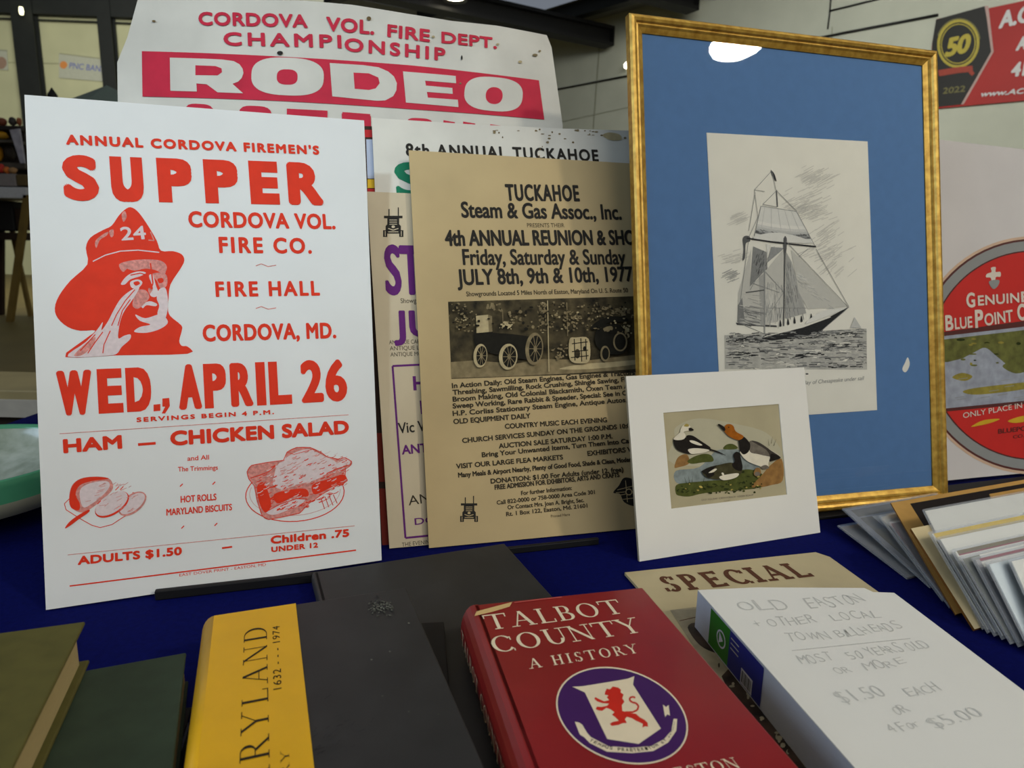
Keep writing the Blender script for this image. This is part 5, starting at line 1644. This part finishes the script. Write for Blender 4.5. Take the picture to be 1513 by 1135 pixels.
tag(bx('brown_crate', 23.5, 308, 36, 340, YT + .32, .25, dark_t, None, .02), 'dark brown crate beside the black one under the far table', 'crate')
def blob(name, label, x, y, w, h, m, Y, cat='toy', seed=0):
    """lumpy soft toy-like item, w by h photo pixels, bottom at y"""
    c = on_y(x, y, Y); s = Y / FPX
    rnd = random.Random(seed)
    mb = MB(); n, k = 10, 7; vs, fs = [], []
    for j in range(k + 1):
        ph = pi * j / k
        for i in range(n):
            th = 2 * pi * i / n; q = 1 + rnd.uniform(-.18, .18) * (0 < j < k)
            vs.append((c.x + w * s / 2 * sin(ph) * cos(th) * q, Y + w * s / 2 * sin(ph) * sin(th) * q, c.z + h * s / 2 * (1 - cos(ph))))
    for j in range(k):
        for i in range(n): fs.append((j * n + i, j * n + (i + 1) % n, (j + 1) * n + (i + 1) % n, (j + 1) * n + i))
    mb.mesh(vs, fs, m, True)
    return tag(mb.build(name), label, cat)
V_ = lambda n, *c: mat('goods_' + n, c, .6, .3, .2, 8)
YG = YT + .3
for i, (x, y, w, h, m, lab) in enumerate(((3, 256, 9, 13, V_('red', 176, 44, 30), 'red toy on the far grey carton'), (11, 257, 9, 10, V_('orange', 204, 110, 40), 'orange toy on the far grey carton'), (20, 257, 10, 9, V_('tan', 170, 130, 84), 'tan toy beside the orange one on the far grey carton'),
                                     (-7, 245, 9, 9, V_('blue', 50, 54, 150), 'blue toy above the red one on the far table'))):
    blob('toy', lab, x, y, w, h, m, YT + .2, 'toy', i)
bx_rack = empty('goods_rack', (on_y(10, 240, YT + .55).x, YT + .55, on_y(10, 277, YT + .55).z), 'dark rack of coloured goods standing on the far trestle table', 'rack')
bx('shelf', -60, 241, 36, 246, YT + .45, .3, V_('shelf', 80, 74, 64), bx_rack); bx('shelf', -60, 207, 24, 209, YT + .5, .25, V_('shelf', 80, 74, 64), bx_rack); bx('shelf', -60, 187, 30, 190, YT + .5, .25, V_('dark', 34, 26, 22), bx_rack); bx('back_panel', -60, 186, 34, 277, YT + .76, .03, V_('back', 46, 38, 30), bx_rack)
for i, (x, y, w, h, m, lab, nm) in enumerate(((-2, 239, 14, 22, V_('gold', 184, 128, 20), 'golden yellow toy on the far rack', 'toy'), (4, 206, 14, 11, V_('amber', 196, 146, 34), 'amber toy on the middle shelf of the far rack', 'toy'),
                                     (16, 239, 13, 22, V_('black', 40, 32, 22), 'black toy beside the golden one on the far rack', 'toy'), (3, 186, 15, 11, V_('rust', 116, 60, 36), 'rust brown toy on top of the far rack', 'toy'),
                                     (19, 186, 10, 12, V_('slate', 66, 62, 58), 'slate toy on top of the far rack', 'toy'), (29, 186, 7, 11, V_('copper', 150, 84, 44), 'copper coloured toy beside the slate one on the far rack', 'toy'))):
    blob(nm, lab, x, y, w, h, m, YT + .6, 'toy', i + 20)
a, b, c, d_ = on_y(14, 192, YT + .42), on_y(28, 190, YT + .42), on_y(36, 241, YT + .40), on_y(30, 241, YT + .40)
mb = MB(); mb.prism([a, b, c, d_], Vector((0, .03, 0)), V_('white', 168, 166, 176)); tag(mb.build('white_panel'), 'slanting white panel leaning on the far rack', 'panel')

# awning tip and small dark finial above the SUPPER poster
aw = mat('grey_green_canvas', (104, 118, 108), .8)
YA = 7.0
pk = on_y(158, 126, YA); z0 = on_y(158, 152, YA).z
mb = MB(); n = 8; rb = .42
vs = [pk] + [(pk.x + .05 + rb * cos(2 * pi * i / n), YA + rb * sin(2 * pi * i / n), z0 - .05) for i in range(n)] + [(pk.x + .05 + rb * cos(2 * pi * i / n), YA + rb * sin(2 * pi * i / n), z0 - .25) for i in range(n)]
mb.mesh(vs, [(0, 1 + i, 1 + (i + 1) % n) for i in range(n)] + [(1 + i, 9 + i, 9 + (i + 1) % n, 1 + (i + 1) % n) for i in range(n)], aw)
rt = empty('canopy_tent', (pk.x, YA, -.75), 'grey green tent top behind the RODEO poster edge', 'tent')
mb.build('canopy', rt)
for i in range(0, 8, 2):
    post(vs[9 + i][0], vs[9 + i][1], -.75, vs[9 + i][2] + .1, .04, steel, 'pole', rt)
pk = on_y(77, 136, 8.0)
mb = MB(); mb.tube([(pk.x, 8, -.75), (pk.x, 8, pk.z - .05)], .03, steel_black); mb.lathe((pk.x, 8, pk.z - .08), [(.001, 0), (.05, .01), (.05, .05), (.02, .1), (.001, .13)], steel_black, 12)
tag(mb.build('dark_post'), 'dark post tip just above the SUPPER poster', 'post')
# far banners
fb = wall_b.moved(wall_b.n * .03)
root = empty('wall_banner', fb.P(120, 100), 'pale bank banner with an orange dot on the far wall', 'banner')
card(fb, [(87, 78), (160, 87), (160, 121), (87, 115)], .02, mat('pale_banner', (176, 178, 158), .7), 'cloth', root)
ik = Ink(fb); ik.l = .004; ik.ell((94, 96), 5.5, 5.5, mat('orange_dot', (206, 134, 70), .7)); ik.txt('PNC BANK', (102, 101, 156, 107), 92, mat('faded_blue', (112, 120, 164), .7), .02, 1, .2); ik.build('lettering', root)
ik = Ink(fb); ik.l = .006; ik.line([(88, 79), (160, 88)], 1.4, mat('panel_joint', (150, 150, 118))); ik.build('top_hem', root)
root = empty('wall_banner', fb.P(0, 90), 'faded banner with a brown spot on the far wall', 'banner')
card(fb, [(-30, 72), (10, 75), (12, 104), (-30, 100)], .02, mat('pale_banner', (176, 178, 158)), 'cloth', root)
ik = Ink(fb); ik.l = .004; ik.ell((2, 93), 8, 9, mat('faded_brown', (150, 124, 104), .7)); ik.line([(-30, 72), (11, 75)], 2, seam_mat); ik.build('printed_spot', root)
lp = fb.P(53, 27)
mb = MB(); mb.lathe(lp + wall_b.n * .6, [(.001, -.1), (.04, -.09), (.055, 0), (.04, .09), (.001, .1)], emit('wall_lamp_glow', (255, 250, 200), 3.5), 12)
tag(mb.build('wall_lamp'), 'small glowing lamp by the wide dark steel column', 'lamp')

# red club banner on the side wall
wb_ = wall_r.moved(wall_r.n * .03)
root = empty('wall_banner', wb_.P(1450, 90), 'red and black hanging banner with a golden 50 ring', 'banner')
ban_red = mat('banner_red', (158, 40, 34), .6, .3, .08, 1.5); ban_black = mat('banner_black', (36, 36, 32), .6, .3, .1, 1.5); ban_line = mat('banner_line', (176, 150, 140), .6); ban_gold = mat('banner_gold', (172, 158, 60), .6); ban_white = mat('banner_white', (196, 196, 192), .6)
card(wb_, [(1384, 28), (1700, -38), (1700, 132), (1388, 160), (1370, 160), (1377, 64)], .012, ban_red, 'cloth', root)
ik = Ink(wb_).crop(1300, 0, 5.16); ik.l = .004
ik.poly([(430, 150), (805, 45), (828, 45), (868, 395), (640, 795), (452, 815), (380, 820), (400, 330)], ban_line); ik.l += .004
ik.poly([(430, 150), (800, 48), (815, 130), (850, 395), (620, 797), (452, 815), (380, 820), (400, 330)], ban_black); ik.l += .004
ik.build('black_field', root)
ik = Ink(wb_).crop(1300, 0, 5.16); ik.l = .012
ik.ell((600, 335), 150, 175, ban_gold, 10, 4.0); ik.ell((600, 335), 128, 150, ban_gold, 10, 1.5); ik.ell((600, 335), 165, 190, mat('banner_dim_gold', (110, 106, 66)), 10, 2.0, a0=190, a1=340)
ik.txt('50', (495, 440, 680, 400), 300, ban_gold, .06, .95, .15)
ik.line([(450, 560), (600, 535), (710, 525)], 9, mat('ribbon_red', (150, 66, 52))); ik.line([(690, 545), (715, 570)], 6, mat('ribbon_red', (150, 66, 52)))
ik.txt('2022', (480, 718, 650, 700), 672, mat('banner_dim_gold', (110, 106, 66)), .03)
ik.build('anniversary_emblem', root)
ik = Ink(wb_).crop(1300, 0, 5.16); ik.l = .010
ik.txt('A.C', (905, 222, 1150, 165), 95, ban_white, .05, 1, .1); ik.txt('A', (1035, 390, 1120, 375), 290, ban_white, .06, 1, .15); ik.txt('41', (995, 590, 1110, 578), 482, ban_white, .06); ik.txt('www.AC', (762, 740, 1095, 715), 700, ban_white, .05, 1, .2)
ik.build('lettering', root)
# cables on the side wall
def cable(pts, label, r=.016):
    mb = MB(); mb.tube([wall_r.moved(wall_r.n * (r + .004)).P(*q) for q in pts], r, steel_black, 6)
    tag(mb.build('wall_cable'), label, 'cable')
cable([(700, 156), (825, 132), (923, 113), (1060, 87), (1240, 50), (1386, 22)], 'dark cable crossing the side wall to the red banner')
cable([(1227, 16), (1260, 8), (1340, -12)], 'short dark cable high on the side wall above the gilt frame', .012)
cable([(1228, -6), (1226, 18), (1223, 43)], 'upright dark cable above the gilt frame', .010)
lp = wall_r.moved(wall_r.n * .15).P(926, 97)
mb = MB(); mb.lathe(lp, [(.001, -.05), (.04, -.03), (.045, .02), (.001, .06)], emit('spot_glow', (255, 246, 226), 6), 10)
mb.tube([lp, lp - wall_r.n * .14], .012, steel_black, 6)
tag(mb.build('wall_lamp'), 'tiny bright lamp on the side wall beside the gilt frame', 'lamp')

# repeats that belong together
for stem, phrase in (('poster', 'old event posters leaning in a row'), ('toy', 'toys on the far trestle table'), ('green_book', 'green cloth books in a stack'), ('history_book', 'local history books on the table'),
                     ('high_bay_lamp', 'lamps hanging in the hall'), ('wall_cable', 'cables on the side wall'), ('wall_banner', 'banners on the hall walls'), ('poster_ledge', 'black ledges in front of the posters'), ('wall_lamp', 'small lamps on the hall walls')):
    for o in COL.objects:
        if o.parent is None and o.name.split('.')[0] == stem: o['group'] = phrase
